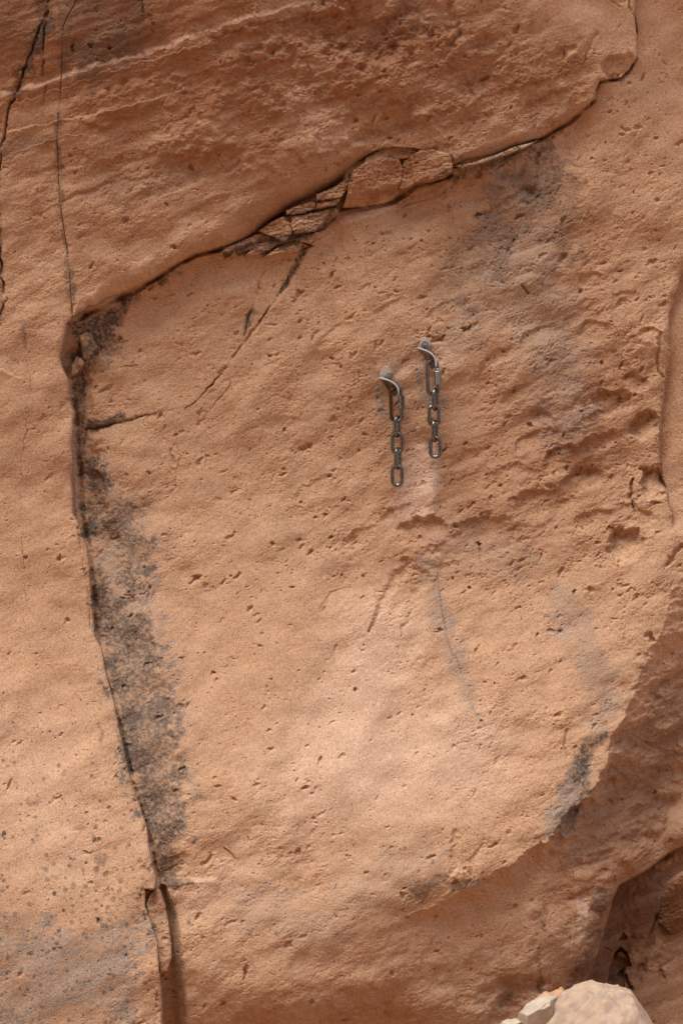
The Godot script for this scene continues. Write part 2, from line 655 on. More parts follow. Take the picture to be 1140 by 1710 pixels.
func rock_material(scale := 3.2) -> StandardMaterial3D:
	var m := StandardMaterial3D.new()
	m.vertex_color_use_as_albedo = true
	m.roughness = 0.93
	m.metallic_specular = 0.25
	m.uv1_triplanar = true
	m.uv1_world_triplanar = true
	m.uv1_scale = Vector3.ONE * scale
	var g := NoiseTexture2D.new()
	g.width = 1024
	g.height = 1024
	g.seamless = true
	g.noise = noise(5, 0.09, 4)
	var ramp := Gradient.new()
	ramp.offsets = PackedFloat32Array([0.0, 0.3, 0.5, 0.7, 1.0])
	ramp.colors = PackedColorArray([Color(0.64, 0.61, 0.59), Color(0.85, 0.835, 0.825), Color(0.93, 0.925, 0.92), Color(1, 1, 1), Color(1, 1, 1)])
	g.color_ramp = ramp
	m.albedo_texture = g
	var b := NoiseTexture2D.new()
	b.width = 1024
	b.height = 1024
	b.seamless = true
	b.noise = noise(6, 0.07, 4)
	m.heightmap_enabled = true
	m.heightmap_texture = b
	m.heightmap_scale = 0.045
	return m

func canyon_sheet(x0: float, x1: float, y0: float, y1: float, step: float, place: Callable, c: Color) -> ArrayMesh:
	var nx := int((x1 - x0) / step)
	var ny := int((y1 - y0) / step)
	var st := SurfaceTool.new()
	st.begin(Mesh.PRIMITIVE_TRIANGLES)
	for j in ny + 1:
		for i in nx + 1:
			st.set_color(c)
			st.add_vertex(place.call(x0 + (x1 - x0) * i / nx, y0 + (y1 - y0) * j / ny))
	for j in ny:
		for i in nx:
			var k := j * (nx + 1) + i
			for w in [k, k + 1, k + nx + 2, k, k + nx + 2, k + nx + 1]: st.add_index(w)
	st.generate_normals()
	return st.commit()

# ================================================================ the scene
func _ready() -> void:
	rng.seed = 4711
	var cam := Camera3D.new()
	cam.name = "camera"
	add_child(cam)
	cam.position = V(570, CENTRE_V, 7000)
	cam.fov = rad_to_deg(2.0 * atan(0.855 / 7.0))
	cam.near = 0.1
	cam.far = 300.0
	cam.current = true

	var we := WorldEnvironment.new()
	we.name = "environment"
	var e := Environment.new()
	e.background_mode = Environment.BG_SKY
	var sky := ProceduralSkyMaterial.new()
	sky.sky_top_color = Color(0.74, 0.80, 0.90)
	sky.sky_horizon_color = Color(0.86, 0.87, 0.88)
	sky.sky_energy_multiplier = 0.9
	sky.ground_energy_multiplier = 0.9
	sky.sky_curve = 0.2
	sky.ground_bottom_color = Color(0.42, 0.32, 0.25)
	sky.ground_horizon_color = Color(0.6, 0.52, 0.46)
	e.sky = Sky.new()
	e.sky.sky_material = sky
	e.tonemap_mode = Environment.TONE_MAPPER_LINEAR
	e.tonemap_exposure = 2.8
	e.sdfgi_enabled = true
	e.ssao_enabled = true
	e.ssil_enabled = true
	we.environment = e
	add_child(we)

	var sun := DirectionalLight3D.new()
	sun.name = "sun"
	add_child(sun)
	sun.look_at_from_position(Vector3(-2.0, 6.2, 2.45), Vector3.ZERO)
	sun.light_energy = 0.5
	sun.light_color = Color(1.0, 0.98, 0.95)
	sun.light_angular_distance = 34.0
	sun.shadow_enabled = true

	rock = rock_material()
	make_fields()
	weather()
	make_relief()
	cracks()
	build_cliff()
	build_setting()
	build_stones()
	build_anchors()

# ---------------------------------------------------------------- stains and roughness
func weather() -> void:
	# roughness
	stroke(RF, pts([520, 80, 190, 760, 130, 190, 900, 170, 150]), 0.75)
	stroke(RF, pts([250, 250, 170, 450, 200, 170]), 0.3)
	stroke(RF, pts([900, 420, 200, 950, 650, 220, 1000, 850, 160]), 0.45)
	stroke(RF, pts([40, 650, 110, 60, 900, 120, 90, 1300, 170, 100, 1700, 170]), -0.6)
	stroke(RF, pts([440, 1100, 230, 640, 1300, 230]), -0.65)
	stroke(RF, pts([300, 700, 150, 420, 900, 150]), -0.3)
	stroke(RF, pts([900, -60, 90, 960, 20, 80, 1080, 40, 90, 1110, 250, 60]), -0.85)
	stroke(RF, pts([1128, 520, 22, 1125, 800, 22]), -0.6)
	stroke(RF, pts([1080, 1560, 130]), -0.4)
	stroke(RF, pts([1040, 1330, 110, 1120, 1150, 70]), -0.35)
	stroke(RF, pts([700, 1580, 120, 900, 1520, 110]), -0.3)
	# redder rock above the great crack, with browner and darker patches elsewhere
	stroke(RD, pts([-200, -300, 700, 300, -250, 600, 800, -300, 420]), 0.9)
	stroke(RD, pts([-40, 40, 260, 250, 160, 280, 500, 150, 280, 760, 120, 200, 900, 140, 120]), 0.75, 0, 20)
	stroke(RD, pts([40, 330, 140, 260, 380, 120, 420, 330, 120]), 0.35, 0, 20)
	stroke(RD, pts([640, 720, 150, 820, 760, 170, 980, 700, 170]), 0.4, 0, 20)
	stroke(RD, pts([720, 880, 160, 830, 900, 120]), 0.34, 0, 20)
	stroke(RD, pts([930, 1470, 90, 1060, 1370, 140, 1130, 1160, 90]), 0.45, 0, 20)
	stroke(K, pts([950, 1400, 50, 1050, 1340, 120, 1125, 1180, 75]), 0.42, 0, 14, 0.5)  # flank's stain, with the shade of its turned-away side painted in
	stroke(RD, pts([430, 1690, 140, 620, 1680, 150, 800, 1640, 110]), 0.32, 0, 20)
	stroke(RD, pts([1060, 1580, 200, 1120, 1700, 200]), 0.9, 0, 10)
	stroke(K, pts([1060, 1600, 190, 1120, 1700, 160]), 0.38, 0, 10, 0.2)  # shade of the recess, painted in as a dark tone
	stroke(RD, pts([600, 315, 50, 720, 285, 50]), 0.75, 0, 10)
	stroke(RD, pts([440, 400, 40, 540, 350, 50]), 0.3, 0, 10)
	stroke(RD, pts([760, 330, 130, 960, 420, 150, 1000, 640, 150, 960, 850, 150]), 0.3, 0, 20)
	stroke(G, pts([880, 300, 110, 850, 420, 120, 920, 560, 100, 940, 700, 90]), 0.45, 0, 24, 0.7)
	stroke(RD, pts([40, 560, 110, 60, 900, 110, 80, 1150, 100]), 0.16, 0, 20)
	stroke(G, pts([150, 780, 50, 215, 900, 85, 220, 1050, 95, 252, 1200, 110, 285, 1350, 80]), 0.5, 0, 26, 0.8)
	# pale rubbed and fresh rock, and light painted on bright facets
	stroke(PL, pts([860, -40, 60, 930, 20, 55, 1000, 60, 40, 1060, 100, 30]), 0.75, 0, 8)
	stroke(PL, pts([1080, 40, 70, 1110, 160, 60, 1060, 150, 40]), 0.45, 0, 8)
	stroke(PL, pts([700, 770, 45, 690, 840, 50]), 0.75, 0, 8, 0.3)
	stroke(PL, pts([640, 625, 26, 705, 590, 26, 760, 600, 30]), 0.6, 0, 6, 0.3)
	stroke(PL, pts([640, 1060, 110, 560, 1280, 190, 760, 1250, 150]), 0.6, 0, 20)  # belly's pale peach, with the light on its slope painted in
	stroke(PL, pts([60, 1250, 130, 120, 1420, 130]), 0.28, 0, 20)
	stroke(PL, pts([330, 1490, 60, 420, 1440, 80]), 0.3, 0, 10)
	stroke(PL, pts([572, 366, 12, 620, 355, 11, 656, 345, 6]), 0.75, 2, 2)  # lit flat face below the largest block, its light painted pale
	stroke(PL, pts([0, 176, 9, 60, 163, 8, 180, 127, 9, 330, 84, 11, 450, 44, 10, 580, 0, 9]), 0.34, 0, 7, 0.8)
	stroke(PL, pts([460, 30, 40, 540, 5, 40]), 0.3, 0, 6, 0.6)
	stroke(PL, pts([500, 190, 50, 560, 250, 40]), 0.25, 0, 10, 0.5)
	stroke(PL, pts([640, 1085, 30, 690, 1100, 25]), 0.5, 0, 6, 0.9)
	stroke(PL, pts([968, 1500, 12, 966, 1545, 9, 954, 1575, 4]), 0.6, 2, 2)  # lit facet beside the thin crack, brightness painted on
	# varnish beside the left slab, and the painted shadow at its foot
	stroke(K, pts([128, 548, 26, 165, 540, 30, 195, 525, 26, 225, 498, 12]), 0.86, 0, 9, 0.7)
	stroke(K, pts([140, 548, 14, 170, 538, 22, 205, 516, 14]), 0.85, 0, 8, 0.15)
	stroke(K, pts([175, 560, 14, 185, 590, 14]), 0.8, 0, 8, 0.2)
	stroke(K, pts([150, 590, 34, 180, 570, 32, 200, 585, 18]), 0.86, 0, 10, 0.8)
	stroke(K, pts([140, 618, 20, 180, 612, 12]), 0.7, 0, 8, 0.6)
	stroke(K, pts([130, 600, 12, 133, 660, 20, 136, 700, 14, 134, 760, 16]), 0.85, 0, 5, 0.5)
	stroke(K, pts([142, 714, 8, 200, 700, 13, 225, 695, 8]), 0.75, 0, 6, 0.9)
	stroke(K, pts([150, 770, 26, 172, 820, 48, 160, 850, 40, 150, 880, 22]), 0.75, 0, 12, 0.9)
	stroke(K, pts([200, 870, 52, 225, 900, 40, 240, 940, 34, 220, 970, 30]), 0.62, 0, 14, 1.0)
	stroke(K, pts([165, 960, 24, 175, 1010, 34, 205, 1060, 60]), 0.72, 0, 12, 0.8)
	stroke(K, pts([205, 1040, 56, 232, 1110, 72, 245, 1180, 80, 262, 1260, 76, 280, 1340, 62]), 0.62, 0, 26, 0.9)
	stroke(K, pts([195, 1100, 26, 225, 1210, 28, 258, 1330, 30, 280, 1400, 34, 290, 1452, 30]), 0.72, 0, 8, 0.55)
	stroke(K, pts([276, 1462, 10, 300, 1462, 14, 328, 1462, 7]), 0.7, 0, 3, 0.5)
	stroke(K, pts([296, 1490, 8, 302, 1540, 9, 310, 1600, 8, 312, 1680, 6]), 0.5, 0, 4, 0.5)  # band of shadow cast by the left slab, painted dark
	# varnish and dark gap lines in the great crack and the fracture below it
	stroke(K, pts([400, 428, 7, 440, 418, 9, 480, 408, 14, 510, 400, 16, 530, 385, 10]), 0.75, 0, 6, 0.8)
	stroke(K, pts([490, 362, 9, 540, 372, 12]), 0.5, 0, 6, 0.8)
	stroke(K, pts([380, 426, 5, 420, 412, 5, 462, 400, 6, 492, 398, 7, 530, 390, 6, 566, 345, 5]), 0.85, 0, 5, 0.4)  # dark lines along the gaps between the wedged stones
	stroke(K, pts([530, 341, 3, 560, 337, 3]), 0.8, 0, 3, 0.3)
	stroke(K, pts([480, 364, 3, 528, 354, 3, 560, 349, 3]), 0.8, 0, 3, 0.3)
	stroke(K, pts([505, 418, 9, 492, 450, 8, 470, 485, 5]), 0.85, 0, 4, 0.5)
	stroke(K, pts([425, 520, 12, 412, 548, 9]), 0.6, 0, 5, 0.8)
	stroke(K, pts([270, 470, 14, 300, 455, 10]), 0.7, 0, 5, 0.7)
	stroke(K, pts([585, 300, 6, 580, 320, 5]), 0.6, 0, 3, 0.6)
	stroke(K, pts([610, 268, 12, 640, 258, 9]), 0.4, 0, 4, 0.8)
	stroke(K, pts([735, 300, 9, 800, 285, 12, 870, 262, 14, 920, 270, 34]), 0.62, 0, 9, 1.0)
	stroke(K, pts([920, 290, 60, 870, 330, 70, 800, 400, 95, 760, 480, 90]), 0.4, 0, 24, 0.9)
	stroke(K, pts([930, 330, 60, 950, 420, 40]), 0.4, 0, 18, 1.1)
	stroke(K, pts([640, 400, 60, 700, 360, 50]), 0.2, 0, 14, 1.0)
	# dark bands along the upper left seams, and broader dark patches
	stroke(K, pts([96, -40, 34, 86, 60, 26, 60, 120, 20, 42, 165, 18]), 0.75, 0, 8, 0.7)
	stroke(K, pts([140, -40, 40, 122, 60, 26, 114, 130, 12]), 0.6, 0, 8, 0.8)
	stroke(K, pts([180, -60, 130, 190, 60, 110, 160, 120, 60]), 0.6, 0, 20, 0.35)
	stroke(K, pts([-20, -60, 90, 30, 60, 70]), 0.3, 0, 20, 0.5)
	stroke(K, pts([20, 262, 18, 60, 248, 14, 110, 240, 9]), 0.4, 0, 5, 0.6)
	stroke(K, pts([8, 300, 7, 7, 400, 7, 8, 470, 9, 5, 540, 8]), 0.5, 0, 4, 0.6)
	stroke(K, pts([104, 200, 7, 106, 330, 7, 118, 430, 7, 124, 500, 14]), 0.55, 0, 5, 0.8)
	stroke(K, pts([700, 40, 60, 640, 70, 50]), 0.3, 0, 16, 1.0)  # shading of the slab's hollows, painted dark
	stroke(K, pts([180, 332, 40, 320, 300, 30]), 0.25, 0, 14, 1.1)
	stroke(K, pts([40, 545, 10, 50, 580, 8]), 0.45, 0, 5, 1.1)
	stroke(K, pts([20, 600, 10, 35, 610, 6]), 0.4, 0, 5, 1.1)
	# grey-blue wear under the anchors and on the belly of the wall
	stroke(G, pts([632, 656, 13, 640, 690, 11]), 0.8, 0, 3, 0.3)
	stroke(G, pts([700, 622, 10, 706, 660, 10]), 0.8, 0, 3, 0.3)
	stroke(G, pts([708, 668, 12, 740, 672, 12]), 0.8, 0, 3, 0.3)
	stroke(G, pts([730, 760, 16, 728, 800, 12, 727, 860, 6]), 0.36, 0, 4, 0.6)
	stroke(G, pts([712, 940, 20, 735, 1020, 28, 755, 1090, 28, 780, 1160, 16, 800, 1200, 8]), 0.5, 0, 10, 0.35)
	stroke(K, pts([730, 955, 2.2, 735, 1010, 2.4, 744, 1060, 2.4, 754, 1092, 2.0]), 0.5, 0, 1)
	stroke(K, pts([757, 1090, 1.5, 764, 1110, 2.2, 768, 1124, 1.6]), 0.6, 0, 1)
	stroke(G, pts([930, 990, 40, 965, 1060, 50, 1000, 1130, 48, 1020, 1170, 30]), 0.5, 0, 22, 0.7)
	stroke(G, pts([1010, 1150, 34, 1000, 1210, 30]), 0.5, 0, 12, 0.7)
	stroke(K, pts([1000, 1226, 13, 978, 1240, 16, 968, 1262, 19, 958, 1292, 18]), 0.85, 0, 6, 0.1)
	stroke(K, pts([966, 1290, 13, 978, 1312, 15, 950, 1345, 12]), 0.72, 0, 5, 0.3)
	stroke(G, pts([965, 1280, 30, 945, 1330, 36, 922, 1374, 32]), 0.85, 0, 8, 0.35)
	stroke(K, pts([970, 1330, 9, 930, 1365, 9, 890, 1395, 9]), 0.5, 0, 5, 0.6)
	stroke(K, pts([790, 1460, 10, 765, 1466, 13, 752, 1472, 10]), 0.72, 0, 5, 0.5)
	stroke(K, pts([735, 1450, 16, 700, 1480, 22, 680, 1470, 12]), 0.5, 0, 8, 0.9)
	stroke(G, pts([420, 1500, 70, 560, 1540, 60]), 0.3, 0, 20, 1.0)
	stroke(G, pts([600, 1480, 90, 700, 1420, 60]), 0.28, 0, 20, 1.0)
	stroke(G, pts([840, 440, 110, 770, 560, 60]), 0.35, 0, 20, 0.9)
	stroke(G, pts([760, 900, 70, 860, 930, 60]), 0.25, 0, 20, 0.9)
	# lower right flank
	stroke(K, pts([998, 1490, 22, 990, 1560, 24, 968, 1610, 24, 945, 1660, 24, 930, 1700, 20]), 0.7, 0, 9, 0.6)
	stroke(K, pts([905, 1500, 7, 898, 1580, 8, 900, 1680, 9]), 0.4, 0, 4, 0.6)
	stroke(K, pts([960, 1390, 40, 1000, 1420, 40, 930, 1420, 30]), 0.28, 0, 14, 0.9)
	stroke(K, pts([1075, 1100, 12, 1040, 1180, 14, 1030, 1300, 50, 1080, 1300, 40]), 0.3, 0, 14, 1.0)
	stroke(K, pts([860, 1640, 26, 840, 1660, 18]), 0.3, 0, 8, 0.9)
	# lichen on the left slab and about the foot of the wall
	stroke(G, pts([40, 1560, 90, 120, 1600, 110, 200, 1640, 80]), 0.68, 0, 26, 1.0)
	stroke(G, pts([20, 1680, 90, 230, 1540, 60]), 0.7, 0, 26, 1.0)
	stroke(K, pts([10, 1690, 50, 60, 1700, 40]), 0.35, 0, 16, 1.1)
	stroke(K, pts([172, 1200, 4, 176, 1230, 7]), 0.45, 0, 3, 0.7)
	for d in [[140, 1372, 9], [166, 1388, 9], [174, 1418, 17], [186, 1527, 10], [60, 1330, 8], [100, 1450, 8]]: stroke(K, pts([d[0], d[1], d[2], d[0] + 6, d[1] + 2, d[2]]), 0.5, 0, 6, 0.8)
	for k in 900:
		var v := 1710.0 - pow(rng.randf(), 1.3) * 560.0
		var u := rng.randf() * 285.0
		dot(K, u, v, 1.2 + 3.4 * pow(rng.randf(), 4.0), 0.4 + 0.5 * rng.randf())
	for k in 260:
		var v := 1330.0 + rng.randf() * 330.0
		var u := 290.0 + pow(rng.randf(), 1.2) * 520.0
		dot(K, u, v, 1.3 + 3.2 * pow(rng.randf(), 4.0), 0.3 + 0.4 * rng.randf())
	for k in 90: dot(K, 90.0 + rng.randf() * 180.0, 1420.0 + rng.randf() * 150.0, 2.0 + 4.0 * pow(rng.randf(), 2.5), 0.6)
	for k in 160: dot(PL, 600.0 + rng.randf() * 120.0, 1060.0 + rng.randf() * 70.0, 1.2 + rng.randf(), 0.5)

# ---------------------------------------------------------------- cracks, ledges, hollows and pits
func cracks() -> void:
	# upper left seams
	stroke(H, pts([104, -40, 3.4, 92, 40, 3, 78, 72, 2.6, 60, 112, 2.6, 45, 150, 4, 30, 182, 3, 18, 230, 2.8, 10, 270, 2.4, 5, 320, 2.2, 8, 400, 2.4, 8, 465, 3, 16, 500, 4, 4, 525, 3, -10, 545, 3]), -11.0, 1, 3.5)
	stroke(H, pts([92, 40, 3.5, 86, 80, 3, 83, 100, 2.5]), -8.0, 1, 2)
	stroke(H, pts([84, 118, 3, 83, 142, 3.5]), -8.0, 1, 2)
	stroke(H, pts([86, 160, 2, 80, 200, 2, 82, 240, 3]), -3.0, 1, 2)
	stroke(H, pts([44, 140, 13, 40, 158, 12]), -9.0, 0, 5)
	stroke(H, pts([46, 138, 7]), 8.0, 0, 2)
	# bedding ledges of the upper slab
	ledge(H, pts([-60, 190, 1, 0, 177, 1, 60, 165, 1, 110, 148, 1, 180, 128, 1, 260, 108, 1, 330, 85, 1, 390, 60, 1.2, 450, 45, 1.2, 520, 25, 1, 580, 0, 1, 640, -20, 0]), 5.0, 9, 26, 4)
	ledge(H, pts([-40, 200, 0.6, 60, 180, 0.8, 180, 140, 1, 330, 98, 1, 450, 60, 1, 580, 14, 0.6]), 3.0, 3, 9, 6)
	ledge(H, pts([-40, 250, 0.5, 50, 226, 1, 110, 214, 1, 180, 202, 0.8, 260, 180, 0.6, 330, 160, 0.4, 420, 122, 0]), 3.2, 3, 16, 4)
	ledge(H, pts([-10, 285, 0.2, 40, 262, 1, 105, 240, 0.8, 150, 236, 0.2]), 2.4, 2, 10, 4)
	ledge(H, pts([196, 112, 0, 235, 92, 1, 275, 78, 1.3, 300, 72, 0.3]), -7.0, 8, 12, 4)
	ledge(H, pts([108, 346, 0.5, 140, 331, 1, 163, 325, 1, 185, 314, 0.4, 235, 308, 0.3, 330, 290, 0]), -4.5, 6, 12, 3)
	ledge(H, pts([350, 214, 0.3, 366, 180, 0.6, 420, 150, 0.8, 500, 130, 0.4]), 3.0, 5, 20, 8)
	stroke(H, pts([340, 205, 4, 356, 238, 5, 365, 266, 5, 372, 290, 4]), -1.8, 0, 5)
	stroke(H, pts([376, 298, 3, 390, 290, 5, 402, 279, 3]), -3.0, 0, 3)
	stroke(H, pts([246, 20, 2, 248, 42, 2.5]), -4.0, 1, 1)
	stroke(H, pts([192, 98, 5]), -8.0, 0)
	stroke(H, pts([4, 150, 6]), -8.0, 0, 3)
	# broken relief of the upper slab
	stroke(H, pts([560, 60, 60, 640, 95, 55]), -9.0, 0, 18)
	stroke(H, pts([690, 18, 55, 740, 60, 40]), -10.0, 0, 18)
	stroke(H, pts([800, 88, 16, 830, 76, 12]), -5.0, 0, 6)
	stroke(H, pts([620, 230, 34, 670, 215, 30]), -9.0, 0, 10)
	stroke(H, pts([720, 190, 40, 790, 175, 36]), 8.0, 0, 14)
	stroke(H, pts([450, 130, 60, 540, 200, 60]), 8.0, 0, 20)
	stroke(H, pts([330, 240, 80]), 7.0, 0, 20)
	stroke(H, pts([380, 90, 40, 520, 60, 46, 640, 60, 40]), -9.0, 0, 14)
	stroke(H, pts([560, 130, 50, 650, 150, 60, 760, 110, 50]), 10.0, 0, 16)
	stroke(H, pts([180, 200, 44, 300, 170, 40]), 6.0, 0, 12)
	stroke(H, pts([220, 300, 50, 330, 280, 40]), -6.0, 0, 12)
	stroke(H, pts([850, 130, 50, 930, 150, 40]), 7.0, 0, 12)
	stroke(H, pts([440, 270, 40, 520, 250, 40]), 7.0, 0, 12)
	ledge(H, pts([520, 286, 0, 560, 262, 1, 610, 232, 1, 650, 222, 0.3]), -7.0, 12, 22, 6)
	ledge(H, pts([700, 190, 0.5, 745, 245, 1, 755, 275, 0.4]), 4.0, 4, 14, 4)
	# nose at the right end of the upper slab
	stroke(H, pts([1018, 122, 20, 1040, 112, 14]), -11.0, 2, 3)
	stroke(H, pts([930, 100, 10, 950, 92, 8]), -5.0, 0, 4)
	stroke(H, pts([980, 80, 8, 988, 66, 6, 970, 110, 6]), -5.0, 0, 4)
	stroke(H, pts([1055, 66, 2.5, 1050, 40, 3, 1042, 28, 3.5, 1048, -20, 4]), -9.0, 1, 2)
	stroke(H, pts([1010, 14, 2, 1026, 26, 3]), -4.0, 1, 1)
	stroke(H, pts([1028, -10, 26, 1036, 12, 18]), -5.0, 0, 5)
	# groove where the main face runs in under the upper slab and the left slab
	stroke(HC, pts([125, 538, 6, 160, 517, 7, 235, 482, 6, 300, 442, 5, 330, 427, 5, 390, 412, 6, 440, 387, 6, 480, 352, 6]), -18.0, 1)
	stroke(HC, pts([570, 350, 9, 610, 348, 8, 655, 338, 7, 690, 316, 6, 752, 294, 6]), -16.0, 1)
	stroke(HC, pts([752, 284, 6, 800, 272, 6, 850, 252, 5, 900, 236, 5, 950, 207, 5, 988, 174, 4]), -14.0, 1)
	stroke(HC, pts([989, 170, 4, 994, 144, 4, 1030, 139, 4, 1046, 126, 4, 1056, 106, 4]), -9.0, 1)
	stroke(HC, pts([840, 262, 9, 880, 246, 7]), -7.0, 0, 2)
	stroke(HC, pts([112, 620, 10, 122, 650, 8, 128, 700, 6, 132, 780, 7, 136, 860, 7, 152, 930, 5, 160, 1040, 8, 176, 1120, 5, 206, 1210, 4, 228, 1300, 5, 256, 1390, 5, 270, 1462, 5]), -9.0, 1)
	# the stained channel and the hollow beside the slab
	stroke(HC, pts([130, 600, 22, 140, 700, 24, 150, 800, 30, 175, 900, 30, 200, 1000, 46, 235, 1150, 66, 265, 1290, 60, 285, 1400, 44, 290, 1450, 34]), -9.0, 0, 8)
	ledge(HC, pts([268, 1470, 1, 300, 1462, 1, 330, 1462, 0.8, 372, 1462, 0]), 15.0, 9, 60, 2)
	ledge(HC, pts([268, 1428, 0.8, 300, 1420, 1, 330, 1408, 0]), -2.6, 4, 9, 2)
	ledge(HC, pts([272, 1448, 0.8, 300, 1436, 1, 322, 1432, 0]), -3.2, 4, 9, 2)
	stroke(HC, pts([277, 1472, 10, 284, 1520, 20, 287, 1600, 30, 290, 1740, 34]), -34.0, 0)
	stroke(HC, pts([380, 418, 9, 440, 402, 20, 500, 380, 26, 545, 345, 24]), 17.0, 2)
	stroke(HC, pts([600, 300, 30, 640, 285, 34, 720, 280, 26, 760, 280, 10]), 30.0, 2)
	ledge(HC, pts([556, 388, 0.2, 580, 374, 1, 620, 363, 1, 664, 350, 0.2]), 13.0, 22, 70, 2)
	# fracture that leaves the crack, and its branches
	stroke(HC, pts([584, 318, 5, 572, 348, 5, 546, 376, 4, 520, 402, 5, 506, 426, 6, 490, 462, 5.5, 460, 502, 3.5, 430, 546, 3.5, 405, 577, 3, 370, 627, 2.6, 340, 657, 1.8, 310, 684, 0.8]), -9.0, 1, 3)
	stroke(HC, pts([138, 717, 3, 170, 712, 2.6, 200, 706, 2.4, 240, 696, 1.6, 262, 690, 0.8]), -7.0, 1, 2)
	ledge(HC, pts([395, 592, 0.3, 430, 548, 1, 470, 492, 1, 506, 428, 1.2, 520, 402, 1, 562, 372, 0.3]), 4.5, 4, 26, 3)
	stroke(HC, pts([440, 452, 3, 430, 492, 4, 419, 526, 4, 408, 562, 3]), -5.0, 1, 3)
	stroke(HC, pts([386, 640, 2.2, 370, 662, 2.2, 352, 684, 1.8]), -3.0, 1, 2)
	stroke(HC, pts([366, 624, 5, 376, 614, 4]), -5.0, 0, 2)
	ledge(HC, pts([138, 717, 1, 200, 706, 1, 262, 690, 0.5, 300, 684, 0]), -2.6, 5, 20, 2)
	stroke(HC, pts([288, 690, 2, 297, 745, 2.2, 298, 790, 2, 286, 824, 2.5, 274, 842, 2.2]), -1.7, 1, 5)
	stroke(HC, pts([284, 752, 5, 292, 776, 4]), -4.0, 1, 3)
	stroke(HC, pts([232, 497, 1.8, 260, 499, 1.8, 292, 493, 1.6]), -3.0, 1, 1)
	stroke(HC, pts([278, 510, 2.4, 300, 506, 2.8, 322, 491, 2]), -4.0, 1, 2)
	stroke(HC, pts([250, 545, 1.4, 300, 548, 1.6, 380, 540, 1.4]), -1.6, 1, 3)
	stroke(HC, pts([135, 574, 3, 160, 592, 4, 168, 580, 3, 215, 570, 2.4]), -5.0, 1, 3)
	stroke(HC, pts([140, 628, 3, 180, 618, 2.4, 228, 612, 1.6]), -3.0, 1, 3)
	stroke(HC, pts([178, 600, 2, 186, 620, 2.6, 194, 638, 1.6]), -2.5, 1, 1)
	stroke(HC, pts([126, 548, 2.6, 160, 534, 2.6, 190, 522, 2]), -4.0, 1, 2)
	stroke(HC, pts([135, 690, 16, 142, 660, 12]), 6.0, 0, 4)
	stroke(HC, pts([436, 690, 1.4, 438, 720, 1.6, 434, 745, 1.2]), -1.5, 1, 2)
	stroke(HC, pts([218, 985, 3, 222, 1000, 3, 232, 990, 8, 228, 975, 6]), -3.0, 0, 4)
	stroke(HC, pts([242, 950, 3, 250, 985, 3, 246, 1005, 2.5, 256, 1030, 2]), -3.0, 1, 3)
	# scooped places round and under the chains
	stroke(HC, pts([678, 938, 10, 660, 966, 15, 640, 1004, 12, 618, 1050, 4]), -5.5, 0, 6)
	stroke(HC, pts([710, 966, 11, 692, 1004, 10, 680, 1034, 8, 668, 1060, 4]), -3.2, 0, 6)
	stroke(HC, pts([690, 925, 26, 720, 950, 22]), 4.0, 0, 8)
	stroke(HC, pts([703, 590, 16, 640, 640, 16]), -2.0, 0, 4)
	stroke(HC, pts([718, 573, 3, 732, 568, 4.5, 740, 561, 2.5]), -7.0, 1, 2)
	stroke(HC, pts([690, 780, 34, 690, 830, 34]), -3.0, 0, 6)
	stroke(HC, pts([799, 905, 2, 801, 925, 3, 802, 940, 2]), -4.0, 1, 1)
	# the right side: scoops under the rim
	scoop(706, 886, 48, 26, -0.1, 17.0)
	scoop(665, 858, 34, 14, -0.4, 6.0)
	scoop(800, 905, 90, 44, -0.25, 12.0)
	scoop(850, 800, 50, 26, -0.3, 8.0)
	scoop(900, 850, 60, 40, -0.3, 10.0)
	scoop(995, 556, 36, 22, 0.0, 8.0)
	scoop(1022, 672, 40, 24, -0.15, 15.0)
	scoop(1076, 712, 30, 26, -0.5, 22.0)
	scoop(1090, 806, 22, 34, 0.1, 34.0)
	scoop(1046, 912, 36, 34, -0.5, 26.0)
	scoop(938, 764, 36, 24, -0.4, 14.0)
	scoop(972, 802, 44, 24, -0.3, 16.0)
	scoop(880, 740, 30, 16, -0.6, 7.0)
	scoop(905, 700, 24, 16, 0.5, 7.0)
	scoop(1060, 640, 24, 18, 0.2, 9.0)
	scoop(1080, 560, 20, 14, 0.0, 8.0)
	scoop(985, 470, 24, 16, -0.3, 7.0)
	scoop(1040, 500, 26, 16, -0.2, 6.0)
	scoop(1060, 860, 40, 18, 0.3, 8.0)
	scoop(990, 870, 44, 20, -0.3, 7.0)
	scoop(760, 640, 30, 12, -0.6, 4.0)
	scoop(830, 600, 36, 14, -0.5, 5.0)
	scoop(900, 560, 40, 16, -0.4, 5.0)
	scoop(860, 660, 36, 14, -0.6, 6.0)
	scoop(740, 520, 36, 14, -0.5, 4.0)
	scoop(650, 520, 36, 14, -0.6, 4.0)
	scoop(560, 560, 40, 14, -0.6, 4.0)
	scoop(1000, 740, 40, 18, -0.4, 9.0)
	scoop(780, 770, 40, 18, -0.5, 6.0)
	scoop(600, 900, 40, 16, -0.6, 5.0)
	scoop(560, 1000, 40, 14, -0.6, 3.5)
	scoop(520, 820, 44, 16, -0.6, 4.0)
	stroke(HC, pts([1056, 800, 3, 1052, 835, 3.5, 1058, 854, 3]), -8.0, 1, 3)
	stroke(HC, pts([945, 690, 50, 955, 740, 46]), 7.0, 0, 14)
	stroke(HC, pts([1065, 610, 30, 1090, 560, 24]), 5.0, 0, 10)
	stroke(HC, pts([1100, 560, 7, 1098, 600, 6, 1104, 630, 5]), -6.0, 0, 5)
	stroke(HC, pts([1120, 930, 5, 1112, 945, 6, 1136, 910, 6]), -8.0, 0, 4)
	stroke(HC, pts([1080, 1062, 9, 1088, 1068, 5]), -9.0, 0, 4)
	stroke(HC, pts([1078, 1172, 6]), -6.0, 0, 2)
	ledge(HC, pts([960, 390, 0, 974, 360, 1, 982, 318, 1, 976, 290, 0]), 5.0, 4, 30, 5)
